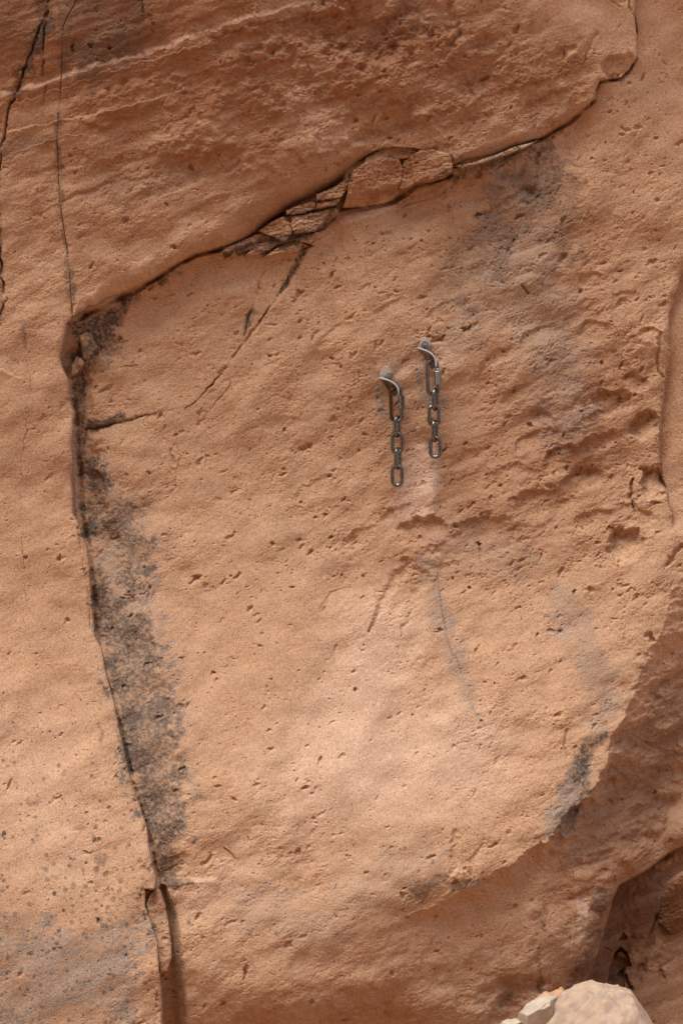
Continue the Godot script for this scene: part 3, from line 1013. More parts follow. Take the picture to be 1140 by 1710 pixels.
	stroke(HC, pts([935, 440, 8, 940, 428, 7]), -7.0, 0, 3)
	stroke(HC, pts([870, 478, 3, 880, 490, 4]), -6.0, 0, 1)
	stroke(HC, pts([968, 488, 7]), -8.0, 0, 3)
	stroke(HC, pts([850, 300, 22, 905, 250, 16]), -5.0, 0, 10)
	stroke(HC, pts([880, 322, 14]), -7.0, 0, 5)
	stroke(HC, pts([800, 365, 8, 850, 335, 10, 890, 318, 5]), -5.0, 0, 6)
	stroke(HC, pts([1094, 338, 6]), -5.0, 0)
	stroke(HC, pts([1034, 218, 4, 1040, 224, 3]), -4.0, 0)
	ledge(HC, pts([884, 330, 0, 840, 352, -1, 790, 378, 0]), -3.0, 4, 14, 4)
	# belly: faint runnels down to the lip
	stroke(HC, pts([757, 1380, 8, 757, 1420, 10, 750, 1445, 8]), -3.4, 0, 5)
	stroke(HC, pts([800, 1395, 6, 785, 1430, 8, 780, 1450, 8]), -2.6, 0, 5)
	stroke(HC, pts([760, 1452, 18]), 6.0, 0, 4)
	stroke(HC, pts([712, 1422, 5, 722, 1418, 4]), -5.0, 0, 1)
	stroke(HC, pts([812, 1405, 4, 822, 1400, 4]), -5.0, 0, 2)
	for k in 26:
		var q := k / 25.0
		stroke(HC, pts([650 + q * 120, 1520 - q * 40, 3, 668 + q * 120 + rng.randf() * 12, 1488 - q * 40, 2]), -1.0, 0, 5)
	stroke(HC, pts([940, 1215, 4, 938, 1242, 3.5, 944, 1258, 3]), -4.0, 0, 2)
	stroke(HC, pts([1004, 1290, 8, 1012, 1278, 11]), -12.0, 0, 3)
	# flank below the lip
	stroke(HC, pts([953, 1450, 2, 953, 1500, 2.6, 950, 1550, 2.6, 946, 1588, 2]), -3.4, 1, 2)
	ledge(HC, pts([948, 1590, 0.4, 953, 1500, 1, 954, 1440, 0]), 5.0, 2, 18, 1)
	stroke(HC, pts([898, 1500, 7, 895, 1580, 9, 900, 1680, 9]), -2.6, 0, 5)
	stroke(HC, pts([880, 1510, 12, 876, 1600, 12]), 3.0, 0, 4)
	stroke(HC, pts([1000, 1455, 9, 1006, 1448, 7]), -7.0, 0, 3)
	stroke(HC, pts([1022, 1445, 4, 1028, 1470, 4]), 6.0, 0, 2)
	# bottom of the belly turns under, with a lump to its right
	stroke(HC, pts([400, 1760, 110, 560, 1740, 130, 660, 1715, 100]), -26.0, 0, 6)
	stroke(HC, pts([700, 1690, 60, 790, 1700, 60]), 14.0, 0, 5)
	stroke(HC, pts([850, 1650, 34, 890, 1640, 24]), -14.0, 0, 8)
	stroke(HC, pts([590, 1700, 3, 610, 1682, 3.5]), -4.0, 1, 1)
	# left slab: flakes by its edge, thin cracks, the hollow by its foot
	stroke(H, pts([46, 560, 2, 50, 600, 2, 54, 660, 1.6, 44, 740, 1.5, 38, 830, 1.5, 40, 920, 1.5, 48, 1000, 1.6, 44, 1070, 1.3]), -1.8, 1, 4)
	ledge(H, pts([-20, 618, 1, 10, 620, 1, 28, 632, 1, 50, 634, 0]), 2.8, 4, 16, 2)
	stroke(H, pts([132, 880, 2.4, 140, 930, 2.4, 150, 990, 2, 154, 1050, 1.6]), -3.0, 1, 1)
	stroke(H, pts([166, 1095, 2.4, 172, 1130, 3, 186, 1165, 2, 192, 1185, 1.4]), -3.5, 1, 1)
	stroke(H, pts([222, 1290, 1.4, 232, 1330, 1.6, 250, 1385, 1.5]), -2.0, 1, 1)
	stroke(H, pts([196, 1296, 2.4, 202, 1284, 2]), -2.6, 1, 1)
	stroke(H, pts([262, 1478, 10, 260, 1495, 9]), -9.0, 0, 1)
	stroke(H, pts([243, 1480, 2.5, 246, 1505, 3.5, 252, 1520, 3]), -7.0, 1, 1)
	stroke(H, pts([200, 1690, 3, 240, 1690, 4, 275, 1668, 2]), -4.0, 1, 4)
	ledge(H, pts([205, 1680, 0, 230, 1694, 1, 262, 1690, 0.4]), 5.0, 5, 40, 5)
	for d in [[104, 929, 7], [114, 1037, 5], [22, 1091, 4], [66, 1090, 3], [328, 968, 8], [250, 1110, 6], [436, 1077, 4], [440, 1058, 3], [500, 1118, 3], [534, 1133, 3], [500, 490, 8], [502, 540, 5], [557, 700, 5], [560, 785, 4], [452, 570, 4]]:
		pit(d[0], d[1], d[2], 1.3, -0.5, d[2] * 1.3)
	stroke(HC, pts([318, 975, 3, 330, 966, 5, 336, 962, 3]), -4.0, 0)
	stroke(HC, pts([378, 1406, 1.5, 392, 1418, 4, 396, 1424, 2]), -4.0, 0, 1)
	# pits everywhere, many on the right and few on the slab and the belly
	var hole := 0
	while hole < 7000:
		var u := -30.0 + rng.randf() * 1200.0
		var v := -30.0 + rng.randf() * 1770.0
		var want := 0.42
		if u > 480.0 and v < 1000.0: want = 0.95
		if u > 640.0 and v > 380.0 and v < 1000.0: want = 1.0
		if u < 130.0 + maxf(0.0, v - 900.0) * 0.2: want = 0.13
		if v > 1000.0 and u > 250.0 and u < 780.0: want = 0.3
		if u > 860.0 and v < 90.0: want = 0.05
		if u > 1110.0 and v < 900.0: want = 0.12
		var near := mini(XS.bsearch(u), NX - 1) + NX * mini(YS.bsearch(v), NY - 1)
		if rng.randf() > want * clampf(0.45 + MO[near] * 2.2, 0.06, 1.0): continue
		hole += 1
		var r := 1.3 + 0.9 * pow(rng.randf(), 2.0) + 4.0 * pow(rng.randf(), 9.0)
		pit(u, v, r, 1.0 + 1.6 * pow(rng.randf(), 2.0), -0.6 + rng.randfn() * 0.4, r * (0.5 + 1.3 * rng.randf()))
	for k in 3600:
		var u := -20.0 + rng.randf() * 1180.0
		var v := -20.0 + rng.randf() * 1750.0
		var near := mini(XS.bsearch(u), NX - 1) + NX * mini(YS.bsearch(v), NY - 1)
		if rng.randf() < clampf(0.5 + SP[near] + WX[near], 0.1, 1.0): pit(u, v, 1.25 + 0.3 * rng.randf(), 1.0 + rng.randf() * 1.4, -0.6 + rng.randfn() * 0.5, 1.4 + rng.randf() * 1.6)
	# the recessed rock at the lower right
	patch(HG, [1000, 1560, 1022, 1572, 1029, 1597, 1021, 1626, 1013, 1655, 1010, 1720, 960, 1720, 985, 1620], 13.0, 2.0)
	patch(HG, [1029, 1597, 1040, 1586, 1054, 1600, 1058, 1622, 1050, 1624, 1045, 1640, 1030, 1640, 1016, 1648, 1021, 1626], -22.0, 3.0)
	patch(HG, [1030, 1597, 1041, 1590, 1054, 1602, 1057, 1616, 1030, 1608], 12.0, 6.0)
	patch(HG, [1036, 1578, 1046, 1562, 1052, 1573, 1050, 1577], -9.0, 2.0)
	patch(HG, [1016, 1652, 1030, 1640, 1045, 1626, 1047, 1668, 1040, 1700, 1012, 1700], -9.0, 2.0)
	stroke(HG, pts([1052, 1574, 3, 1074, 1573, 3]), -4.0, 1, 2)
	stroke(HG, pts([1056, 1552, 1.5, 1076, 1552, 2]), -1.5, 1, 1)
	stroke(HG, pts([1010, 1588, 1.5, 1028, 1596, 2]), -5.0, 1, 1)
	stroke(HG, pts([1050, 1636, 7, 1055, 1660, 6]), -14.0, 0, 4)
	stroke(HG, pts([1090, 1510, 60, 1086, 1600, 40]), 9.0, 0, 10)
	stroke(HG, pts([1068, 1640, 12, 1084, 1590, 12, 1104, 1540, 8]), -9.0, 0, 4)
	stroke(HG, pts([1106, 1630, 6, 1112, 1638, 5]), -6.0, 0, 2)
	stroke(HG, pts([1100, 1455, 10, 1130, 1440, 10]), 9.0, 0, 4)

# ---------------------------------------------------------------- the cliff
const UPPER := [-900, 262, -250, 258, 0, 190, 100, 160, 200, 132, 300, 106, 450, 77, 520, 68, 620, 62]
const LEFT := [-900, 262, -250, 258, 0, 190, 100, 160, 200, 132, 300, 106, 420, 81, 520, 66, 700, 46, 900, 36, 1000, 46, 1100, 66, 1300, 122, 1450, 164, 1580, 184, 1710, 184, 1930, 165]
const MAIN := [-900, 66, 300, 34, 500, 22, 850, 0, 950, 11, 1100, 48, 1300, 113, 1400, 142, 1460, 149, 1540, 138, 1640, 108, 1740, 66, 1930, 50]
const RIGHT := [-900, 140, -250, 132, 0, 68, 90, 44, 180, 20, 350, 4, 500, 0, 600, 0]
const DEEP := [-300, -100, 1380, -128, 1440, -98, 1500, -78, 1600, -66, 1710, -40, 1930, 20]

func rows(p: Array) -> PackedFloat32Array:
	var f := PackedFloat32Array()
	for x in p: f.append(float(x))
	return f

func build_cliff() -> void:
	var cliff := Node3D.new()
	cliff.name = "cliff"
	add_child(cliff)
	tag(cliff, "pitted orange sandstone canyon wall split by a diagonal crack", "", "", "structure")
	var upper_p := rows(UPPER)
	var left_p := rows(LEFT)
	var main_p := rows(MAIN)
	var right_p := rows(RIGHT)
	var deep_p := rows(DEEP)
	var seam := [150, -60, 150, 0, 140, 22, 118, 62, 115, 96, 113, 140, 107, 200, 104, 240, 105, 300, 107, 345, 113, 385, 119, 430, 122, 465, 124, 505, 125, 532]
	# left slab
	var lo := seam.duplicate()
	lo.push_front(-900)
	lo.push_front(150)
	lo.append_array([116, 546, 110, 572, 104, 598, 108, 616, 117, 634, 119, 652, 121, 672, 127, 690, 125, 716, 122, 745, 125, 772, 121, 800, 124, 830, 124, 858, 133, 872, 138, 890, 147, 912, 152, 945, 155, 990, 158, 1030, 162, 1062, 174, 1084, 180, 1116, 188, 1145, 196, 1170, 203, 1205, 212, 1240, 220, 1276, 229, 1310, 241, 1340, 252, 1372, 256, 1400, 262, 1430, 269, 1455, 266, 1472, 250, 1470, 251, 1498, 262, 1528, 271, 1556, 274, 1600, 277, 1650, 279, 1710, 282, 1800, 270, 1940, -900, 1940, -900, -900])
	var left_m := slab(poly(lo), XS, YS,
		func(u: float, v: float, i: int) -> float: return curve(v, left_p) + H[i] - maxf(0.0, -u) * 0.06,
		func(_u: float, v: float) -> Vector3: return seam_lip(v) if v < 520.0 else Vector3(9.0, 6.0, 40.0) if v < 1440.0 else Vector3(5.0, 5.0, 110.0), true)
	tag(put("left_slab", left_m, rock, cliff), "smooth tan slab left of the vertical crack, lichen spotted at its foot")
	# upper slab
	var up := []
	for k in range(seam.size() / 2 - 1, -1, -1): up.append_array([seam[k * 2], seam[k * 2 + 1]])
	up.append_array([150, -900, 1050, -900, 1050, 0, 1052, 40, 1055, 70, 1056, 104, 1045, 124, 1030, 137, 996, 143, 990, 158, 986, 174, 962, 195, 921, 220, 900, 234, 875, 244, 850, 251, 826, 262, 800, 269, 775, 273, 757, 281, 750, 273, 720, 262, 690, 254, 655, 252, 632, 256, 614, 265, 600, 276, 590, 289, 576, 299, 550, 319, 520, 334, 498, 343, 478, 354, 455, 371, 432, 389, 408, 404, 380, 414, 355, 420, 330, 426, 310, 436, 285, 450, 262, 466, 236, 478, 205, 492, 180, 501, 162, 514, 152, 512, 143, 522])
	var up_m := slab(poly(up), XS, YS,
		func(u: float, v: float, i: int) -> float: return curve(v, upper_p) - smoothstep(300.0, 1100.0, u) * 62.0 + H[i],
		func(u: float, v: float) -> Vector3:
			if u < 152.0 and v < 510.0: return seam_lip(v)
			if v < 70.0: return Vector3(3.0, 3.0, 12.0)
			var wide := curve(u, PackedFloat32Array([120, 10, 180, 26, 300, 34, 420, 54, 520, 66, 580, 50, 625, 12, 740, 8, 775, 22, 860, 26, 960, 14, 1060, 9]))
			return Vector3(wide, wide * (0.72 + 0.4 * smoothstep(330.0, 420.0, u) * (1.0 - smoothstep(600.0, 640.0, u))), 14.0 if u > 630.0 and u < 765.0 else 120.0), true)
	tag(put("upper_slab", up_m, rock, cliff), "red-brown overhanging slab above the diagonal crack")
	# main face
	var lip := pts([1240, 700, 0.1, 1170, 880, 0.3, 1128, 985, 0.5, 1086, 1074, 0.7, 1052, 1150, 0.8, 1022, 1212, 0.9, 1002, 1268, 1.1, 984, 1306, 1.15, 945, 1352, 1.05, 900, 1394, 0.95, 840, 1436, 0.8, 770, 1474, 0.66, 700, 1508, 0.4, 630, 1536, 0.1, 560, 1562, 0.0])
	shoulder(HC, lip, 46.0)
	rim(HC, pts([1150, 300, 0, 1142, 440, 1, 1120, 496, 1, 1112, 540, 1, 1113, 585, 1, 1107, 640, 1, 1100, 700, 1, 1097, 760, 1, 1100, 800, 1, 1112, 830, 0.9, 1120, 868, 0.6, 1124, 895, 0]), 22.0)
	var main_m := slab(poly([-900, -900, 2000, -900, 2000, 1330, 1300, 1372, 1200, 1398, 1140, 1420, 1120, 1431, 1085, 1454, 1060, 1466, 1032, 1479, 1022, 1498, 1013, 1530, 1005, 1560, 995, 1590, 985, 1620, 972, 1650, 950, 1690, 935, 1740, 920, 1940, -900, 1940]), XS, YS,
		func(u: float, v: float, i: int) -> float: return curve(v - foot(u, v), main_p) + smoothstep(480.0, 960.0, u) * curve(v, right_p) + H[i] + HC[i],
		func(u: float, v: float) -> Vector3: return Vector3(30.0, 34.0, 60.0) if u > 910.0 and v > 1400.0 and u < 1160.0 else Vector3(1.0, 0.0, 60.0), false, true)
	tag(put("main_face", main_m, rock, cliff), "pitted tan face that carries the two anchors")
	# recessed rock at the lower right
	var deep_m := slab(poly([880, 1380, 1300, 1300, 2000, 1240, 2000, 1940, 860, 1940]), XS, YS,
		func(u: float, v: float, i: int) -> float: return curve(v, deep_p) + H[i] * 0.7 + HG[i] + maxf(0.0, u - 1080.0) * 0.12,
		func(_u: float, _v: float) -> Vector3: return Vector3(1.0, 0.0, 20.0))
	tag(put("recessed_rock", deep_m, rock, cliff), "shaded reddish rock set back behind the wall's lower right edge")
	wedge(cliff, "rock_block", [1150, 1450, 1128, 1466, 1115, 1478, 1108, 1500, 1105, 1530, 1103, 1545, 1115, 1555, 1128, 1570, 1150, 1600], -26.0, Vector2(0.2, -0.45), 12.0, 10.0, "rounded block at the right edge above the recess, darkened to paint its shade", Color(0.7, 0.66, 0.64))  # tint paints in the shade this block stands in
	# stones wedged in the diagonal crack
	var b := "rock_block"
	wedge(cliff, b, [573, 349, 580, 330, 583, 310, 590, 291, 604, 281, 625, 276, 650, 271, 664, 273, 672, 288, 668, 305, 664, 325, 655, 335, 640, 341, 610, 346], 46.0, Vector2(-0.05, -0.25), 13.0, 12.0, "largest red block wedged in the diagonal crack")
	wedge(cliff, b, [665, 322, 669, 300, 672, 276, 685, 268, 690, 290, 690, 312, 678, 319], 43.0, Vector2(0, -0.2), 4.0, 5.0)
	wedge(cliff, b, [690, 311, 688, 290, 684, 268, 700, 258, 722, 257, 746, 264, 750, 270, 752, 284, 752, 294, 738, 302, 715, 308], 52.0, Vector2(0, -0.25), 8.0, 8.0, "square red block right of the largest one in the crack")
	wedge(cliff, b, [604, 284, 612, 268, 632, 255, 660, 250, 690, 252, 700, 258, 684, 270, 650, 273, 625, 278], 47.0, Vector2(0, 0.3), 4.0, 5.0, "flat grey-stained ledge stone on top of the largest block")
	wedge(cliff, b, [530, 329, 559, 318, 582, 301, 583, 316, 570, 333, 559, 336, 530, 341], 38.0, Vector2(0, 0.1), 4.0, 5.0)
	wedge(cliff, b, [530, 343, 556, 338, 569, 335, 561, 347, 530, 353], 35.0, Vector2(0, 0.1), 3.0, 4.0)
	wedge(cliff, b, [480, 355, 506, 345, 527, 341, 527, 353, 504, 361, 480, 363], 33.0, Vector2(0, 0.2), 4.0, 5.0)
	wedge(cliff, b, [488, 366, 527, 359, 561, 350, 562, 357, 548, 367, 538, 376, 527, 389, 493, 395, 487, 380], 31.0, Vector2(0, 0.1), 5.0, 6.0)
	wedge(cliff, b, [433, 389, 455, 374, 472, 366, 485, 376, 489, 394, 477, 407, 459, 399], 30.0, Vector2(0, 0.1), 5.0, 6.0)
	wedge(cliff, b, [366, 428, 380, 416, 408, 405, 433, 392, 458, 400, 427, 408, 406, 418, 384, 425], 24.0, Vector2(0, 0.2), 4.0, 5.0)
	wedge(cliff, b, [410, 428, 433, 411, 461, 402, 466, 412, 448, 421, 428, 428], 21.0, Vector2(0, 0.15), 4.0, 4.0)
	wedge(cliff, b, [440, 432, 466, 415, 480, 408, 492, 402, 514, 413, 496, 422, 467, 426], 18.0, Vector2(0, 0.15), 3.0, 4.0)
	wedge(cliff, b, [492, 398, 534, 390, 519, 409, 496, 405], 22.0, Vector2(0, 0.1), 3.0, 4.0)
	wedge(cliff, b, [757, 283, 790, 276, 826, 264, 850, 253, 880, 244, 896, 238, 880, 250, 850, 262, 810, 277, 770, 288], 42.0, Vector2(0, 0.3), 3.0, 4.0)
	# broken flakes in the vertical crack, and the rib at the foot of the left slab
	wedge(cliff, b, [136, 562, 146, 556, 154, 560, 160, 572, 165, 581, 159, 590, 148, 601, 141, 599, 138, 580], 28.0, Vector2(0, -0.1), 6.0, 8.0, "tan knob in the dark varnish beside the vertical crack")
	wedge(cliff, b, [128, 596, 138, 600, 143, 608, 134, 620, 126, 630, 121, 626, 123, 612], 24.0, Vector2(0, -0.1), 4.0, 6.0)
	wedge(cliff, b, [252, 1496, 258, 1480, 268, 1470, 275, 1478, 282, 1500, 287, 1530, 292, 1560, 293, 1582, 286, 1602, 276, 1606, 271, 1580, 268, 1552, 258, 1525], 160.0, Vector2(-0.3, 0.06), 8.0, 10.0, "narrow rounded rib in the cleft at the foot of the left slab")

# the belly's edge: everything right of and below the line steps back
func shoulder(arr: PackedFloat32Array, line: PackedVector3Array, deep: float) -> void:
	var m := line.size() - 1
	for iy in range(YS.bsearch(640.0), NY):
		for ix in range(XS.bsearch(520.0), NX):
			var i := iy * NX + ix
			var pu := XS[ix] + WX[i] * 6.0 + MO[i] * 14.0
			var pv := YS[iy] + WY[i] * 5.0
			var best := 1e12
			var side := 1.0
			var tt := 0.0
			var along := 0.0
			for k in m:
				var a := line[k]
				var b := line[k + 1]
				var dx := b.x - a.x
				var dy := b.y - a.y
				var u := pu - a.x
				var v := pv - a.y
				var t := clampf((u * dx + v * dy) / (dx * dx + dy * dy), 0.0, 1.0)
				var eu := u - dx * t
				var ev := v - dy * t
				var d := eu * eu + ev * ev
				if d < best:
					best = d
					side = -signf(dx * v - dy * u)
					tt = lerpf(a.z, b.z, t)
					along = (k + t) / m
			var s := sqrt(best) * side
			if s > 0.0: arr[i] -= 17.0 * tt + deep * tt * (1.0 - exp(-s / lerpf(110.0, 17.0, smoothstep(0.3, 0.5, along)))) + minf(s, 150.0) * 0.8 * (1.0 - smoothstep(0.45, 0.72, along)) * minf(1.0, tt * 1.5)
			elif s > -120.0: arr[i] -= 17.0 * tt * pow(1.0 + s / 120.0, 2.0)

# the right rim: beyond it the wall runs on, set back
func rim(arr: PackedFloat32Array, line: PackedVector3Array, deep: float) -> void:
	var m := line.size() - 1
	for iy in range(YS.bsearch(300.0), YS.bsearch(900.0)):
		for ix in range(XS.bsearch(1060.0), NX):
			var i := iy * NX + ix
			var pu := XS[ix] + WX[i] * 4.0
			var pv := YS[iy]
			for k in m:
				var a := line[k]
				var b := line[k + 1]
				if pv >= a.y and pv < b.y:
					var t := (pv - a.y) / (b.y - a.y)
					var s := pu - lerpf(a.x, b.x, t)
					var w := lerpf(a.z, b.z, t)
					if s > 0.0: arr[i] -= deep * w * minf(1.0, s / 5.0) * exp(-s / 400.0)
					elif s > -10.0: arr[i] -= 4.0 * w * pow(1.0 + s / 10.0, 2.0)

func foot(u: float, v: float) -> float:   # on the left the belly reaches further down before it turns under
	return 120.0 * (1.0 - smoothstep(430.0, 760.0, u)) * smoothstep(1300.0, 1500.0, v)

func face_z(u: float, v: float) -> float:   # how far the main face stands out there
	var i := mini(XS.bsearch(u), NX - 1) + NX * mini(YS.bsearch(v), NY - 1)
	return curve(v, rows(MAIN)) + smoothstep(480.0, 960.0, u) * curve(v, rows(RIGHT)) + H[i] + HC[i]

func build_setting() -> void:
	var n := noise(91, 0.7, 4)
	var sand := rock_material(1.3)
	var g := put("ground", canyon_sheet(-6, 6, -4, 14, 0.12, func(x: float, y: float) -> Vector3: return Vector3(x, n.get_noise_2d(x, y) * 0.05 * smoothstep(0.6, 1.8, y), y), Color(0.44, 0.27, 0.165)), sand, self)
	tag(g, "sandy canyon floor at the foot of the wall", "", "", "structure")
	var far := put("desert_floor", canyon_sheet(-160, 160, -160, 160, 8.0, func(x: float, y: float) -> Vector3: return Vector3(x, -0.12, y), Color(0.44, 0.27, 0.165)), sand, self)
	tag(far, "open sandy ground beyond the canyon", "", "", "structure")
	var n2 := noise(92, 0.5, 4)
	var wall := put("unseen_opposite_wall", canyon_sheet(-16, 16, -0.2, 9.2, 0.2, func(x: float, y: float) -> Vector3: return Vector3(-x, y, 11.0 + n2.get_noise_2d(x, y * 1.5) * 0.9 + y * 0.12), Color(0.46, 0.25, 0.145)), sand, self)  # unseen wall, made tall to cut low sky and bounce warm light
	tag(wall, "unseen orange sandstone wall across the canyon, raised to shape the light", "", "", "structure")
	var core := put("canyon_wall_core", canyon_sheet(-14, 14, -0.2, 5.2, 0.14, func(x: float, y: float) -> Vector3:
		return Vector3(x, y, lerpf(-0.28, 0.2 + n2.get_noise_2d(x + 40.0, y * 1.5) * 0.7, smoothstep(1.5, 2.4, maxf(absf(x), absf(y - 0.9) * 0.85)))), Color(0.44, 0.23, 0.13)), sand, self)
	tag(core, "sandstone of the canyon side behind and around the pitted face", "", "", "structure")

func build_stones() -> void:
	var n := noise(61, 36.0, 4)
	var n2 := noise(62, 60.0, 3)
	var beige := func(p: Vector3) -> Color:
		var k := smoothstep(-0.1, 0.3, n.get_noise_3dv(p)) * 0.8
		var c := Color(0.46, 0.335, 0.245).lerp(Color(0.34, 0.255, 0.20), k)
		var g := 1.0 + n2.get_noise_3dv(p) * 0.2
		return Color(c.r * g, c.g * g, c.b * g)
	var white := func(p: Vector3) -> Color:
		var g := 1.0 + n.get_noise_3dv(p) * 0.25 + n2.get_noise_3dv(p) * 0.12
		return Color(0.47 * g, 0.39 * g, 0.31 * g)
	var orange := func(p: Vector3) -> Color:
		var g := 1.0 + n2.get_noise_3dv(p) * 0.25
		return Color(0.5 * g, 0.295 * g, 0.175 * g)
	var sm := rock_material(6.0)
	var o := stone("boulder", V(983, 1772, 330), Vector3(0.125, 0.168, 0.13), 71, [[Vector3(0.72, 0.62, 0.3).normalized(), 0.86], [Vector3(-0.6, 0.6, 0.5).normalized(), 0.9], [Vector3(0.1, 0.98, 0.2).normalized(), 0.97], [Vector3(0.2, 0.3, 0.93).normalized(), 0.9], [Vector3(0, -1, 0), 0.78]], 0.07, sm, Vector3(0, 0.3, 0), beige)
	tag(o, "rounded beige boulder in the lower right corner, dusty with faint grey mottling", "boulder")
	o = stone("boulder", V(874, 1768, 280), Vector3(0.07, 0.152, 0.08), 75, [[Vector3(-0.75, 0.6, 0.3).normalized(), 0.8], [Vector3(0.6, 0.7, 0.3).normalized(), 0.86], [Vector3(0, -1, 0), 0.8]], 0.12, sm, Vector3(0, 0, -0.35), orange)
	tag(o, "bright orange stone mostly hidden under the small white stone", "boulder")
	o = stone("stone", V(884, 1652, 335), Vector3(0.041, 0.024, 0.03), 79, [[Vector3(0.1, 0.9, 0.4).normalized(), 0.72], [Vector3(-0.2, -0.3, 0.95).normalized(), 0.74], [Vector3(0.9, -0.3, 0.3).normalized(), 0.72], [Vector3(-0.9, 0.2, 0.3).normalized(), 0.74], [Vector3(0.75, 0.65, 0.1).normalized(), 0.8]], 0.2, sm, Vector3(0, 0, 0.62), white)
	tag(o, "small angular whitish stone leaning beside the beige boulder", "stone")
	o = stone("stone", V(838, 1676, 330), Vector3(0.02, 0.014, 0.02), 83, [[Vector3(0.2, 0.9, 0.4).normalized(), 0.75], [Vector3(-0.7, 0.4, 0.5).normalized(), 0.75]], 0.2, sm, Vector3(0, 0, 0.3), white)
	tag(o, "tiny pale chip cut by the bottom edge, left of the whitish stone", "stone")

# ---------------------------------------------------------------- the two anchors
func build_anchors() -> void:
	var dull := steel(Color(0.17, 0.168, 0.165), 0.2)
	var bright := steel(Color(0.74, 0.80, 0.86), 0.18)
	var zinc := steel(Color(0.33, 0.36, 0.375), 0.36)
	var dusty := steel(Color(0.37, 0.29, 0.225), 0.6, 0.3)
	anchor(642, 625, 0.0, "left", dull, bright, zinc, dusty)
	anchor(708, 577, 1.0, "right", dull, bright, zinc, dusty)

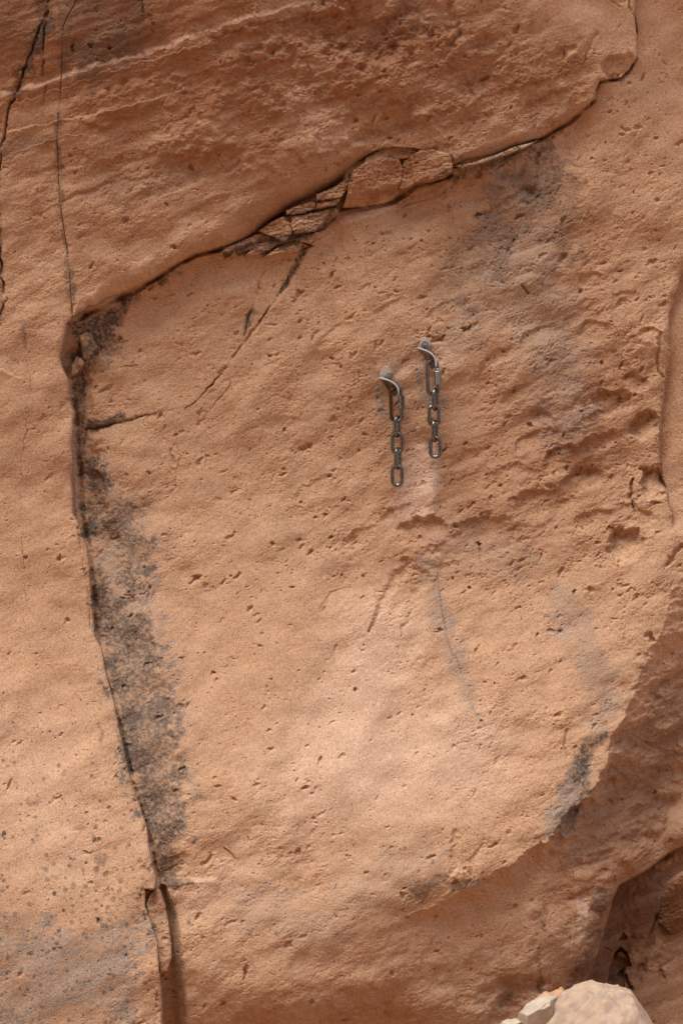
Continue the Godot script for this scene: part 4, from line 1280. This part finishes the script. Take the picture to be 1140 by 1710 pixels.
func anchor(u: float, v: float, kind: float, side: String, dull: Material, bright: Material, zinc: Material, dusty: Material) -> void:
	var right := kind > 0.5
	var z0 := face_z(u, v) + 2.0
	var other := "lower, left" if not right else "higher, right"
	# hanger: a plate on the rock whose ear twists out towards the viewer
	var h := anchor_base("bolt_hanger", u, v, z0)
	tag(h, "twisted steel bolt hanger at the top of the %s chain" % other, "bolt hanger", "bolt hangers on the rock face")
	var prof := PackedVector2Array()
	for p in [[-12, 9.6], [1.6, 9.6], [2.6, 8.8], [2.8, 0.01]]: prof.append(Vector2(p[0], p[1]))
	var plate := put("plate", turned(prof, 40, Vector3(0, 0, 1), true), dusty, h)
	plate.scale = Vector3(1.0, 1.28, 1.0)
	plate.rotation.z = -0.3
	plate.position = Vector3(0.001, 0.001, 0.0)
	var nut := PackedVector2Array()
	for p in [[2, 7.0], [8.0, 7.0], [9.4, 5.8], [9.4, 0.01]]: nut.append(Vector2(p[0], p[1]))
	var nu := put("nut", turned(nut, 6, Vector3(0, 0, 1), false, 0.3), zinc, h)
	nu.position = Vector3(0.0065, -0.0045, 0.0) if not right else Vector3(0.001, 0.0, 0.0)
	var stud := PackedVector2Array()
	for p in [[2, 3.5], [14.0, 3.5], [15.0, 2.7], [15.0, 0.01]]: stud.append(Vector2(p[0], p[1]))
	var sd := put("stud", turned(stud, 18, Vector3(0, 0, 1), true), zinc, h)
	sd.position = nu.position
	# ear, as offsets in mm from the hanger's middle: edge at the wall and edge in front
	var wall_u := rows([0, -8, 0.3, 0, 0.6, 8, 1, 17]) if not right else rows([0, -11, 0.3, -1, 0.6, 6, 1, 14])
	var wall_v := rows([0, 6, 0.3, 16, 0.6, 27, 1, 37]) if not right else rows([0, 5, 0.3, 16, 0.6, 28, 1, 40])
	var front_u := rows([0, -11, 0.45, 9, 0.75, 19, 1, 26]) if not right else rows([0, -13, 0.45, 7, 0.75, 16, 1, 21.5])
	var front_v := rows([0, 6, 0.45, 12.5, 0.75, 20, 1, 31]) if not right else rows([0, 4, 0.45, 12.5, 0.75, 21, 1, 35])
	var place := func(s: float, tt: float) -> Vector3:
		var t := tt * (1.0 - 0.42 * pow(absf(2.0 * s - 1.0), 5.0))
		return Vector3(lerpf(curve(s, wall_u), curve(s, front_u), t), -lerpf(curve(s, wall_v), curve(s, front_v), t), lerpf(-1.0, 25.0, t)) * 0.001
	var keep := func(s: float, t: float) -> bool: return pow((s - 0.74) / 0.11, 2.0) + pow((t - 0.66) / 0.16, 2.0) >= 1.0
	put("ear", sheet(place, 44, 30, keep, 0.0034), dull, h)
	var rim_path := PackedVector3Array()
	for k in 25: rim_path.append(place.call(k / 24.0, 1.0))
	put("ear_edge", ring(rim_path, Vector3(0, 0, 1), PackedFloat32Array([0.0016]), 12, false), bright, h)  # bead added along the rim; its pale metal paints the highlight
	# quick link
	var top := Vector2(u + 18, v + 21) if not right else Vector2(720, 600)
	var low := Vector2(662, 707) if not right else Vector2(722.5, 663)
	if not right: top = Vector2(660, 644.5)
	var zc := z0 + 14.0
	var ql := anchor_base("quick_link", low.x, low.y, zc)
	var up := Vector3(top.x - low.x, low.y - top.y, 0)
	var len := up.length()
	up = up.normalized()
	var wide := Vector3(up.y, -up.x, 0).rotated(up, 0.12 if not right else 0.25)
	tag(ql, ("rust-brown steel quick link hanging from the lower, left bolt hanger" if not right else "clean grey steel quick link hanging from the higher, right bolt hanger"), "quick link", "quick links between hangers and chains")
	var loop := put("link_body", oval(len, 24.0, 6.4, wide, up, false, not right), dull, ql)
	loop.position = up * len * 0.0005
	var sp := PackedVector2Array()
	for p in [[-11.5, 0.01], [-11.5, 5.1], [-10.6, 5.9], [10.6, 5.9], [11.5, 5.1], [11.5, 0.01]]: sp.append(Vector2(p[0], p[1]))
	var sl := put("sleeve_nut", turned(sp, 6, up, false, 0.75 if right else 0.2), (zinc if right else dull), ql)
	sl.position = up * (len * 0.0005 - (0.001 if right else -0.003)) + wide * 0.0088
	var cp := PackedVector2Array()
	for p in [[11.4, 0.01], [11.4, 4.0], [15.0, 4.0], [16.0, 3.3]]: cp.append(Vector2(p[0], p[1]))
	if right:
		var co := put("thread_collar", turned(cp, 20, up, true), zinc, ql)
		co.position = sl.position
	# chain of four links
	var tops := [693.5, 720.5, 746.8, 775.0] if not right else [648.5, 675.0, 701.0, 728.0]
	var us := [662.5, 662.5, 663.5, 662.5] if not right else [725.5, 723.5, 725.0, 725.7]
	var ch := anchor_base("chain", us[3], tops[3] + 38, zc)
	tag(ch, ("short dark steel chain hanging lowest, on the left" if not right else "short dark steel chain ending higher, on the right"), "chain", "anchor chains of four links")
	for k in 4:
		var edge := k % 2 == 0
		var w := Vector3(1, 0, 0).rotated(Vector3.UP, (1.12 if not right else 1.2) if edge else (0.1 if k == 1 else -0.12))
		var lean := [0.03, 0.0, 0.02, -0.01][k] as float
		var lu := Vector3(lean, 1, 0).normalized()
		w = (w - lu * w.dot(lu)).normalized()
		var l := put("chain_link", oval(38.6, 22.4, 6.3, w, lu, true), dull, ch)
		l.position = V(us[k], tops[k] + 19.3, zc + [0.0, 0.5, 0.0, 0.5][k]) - ch.position
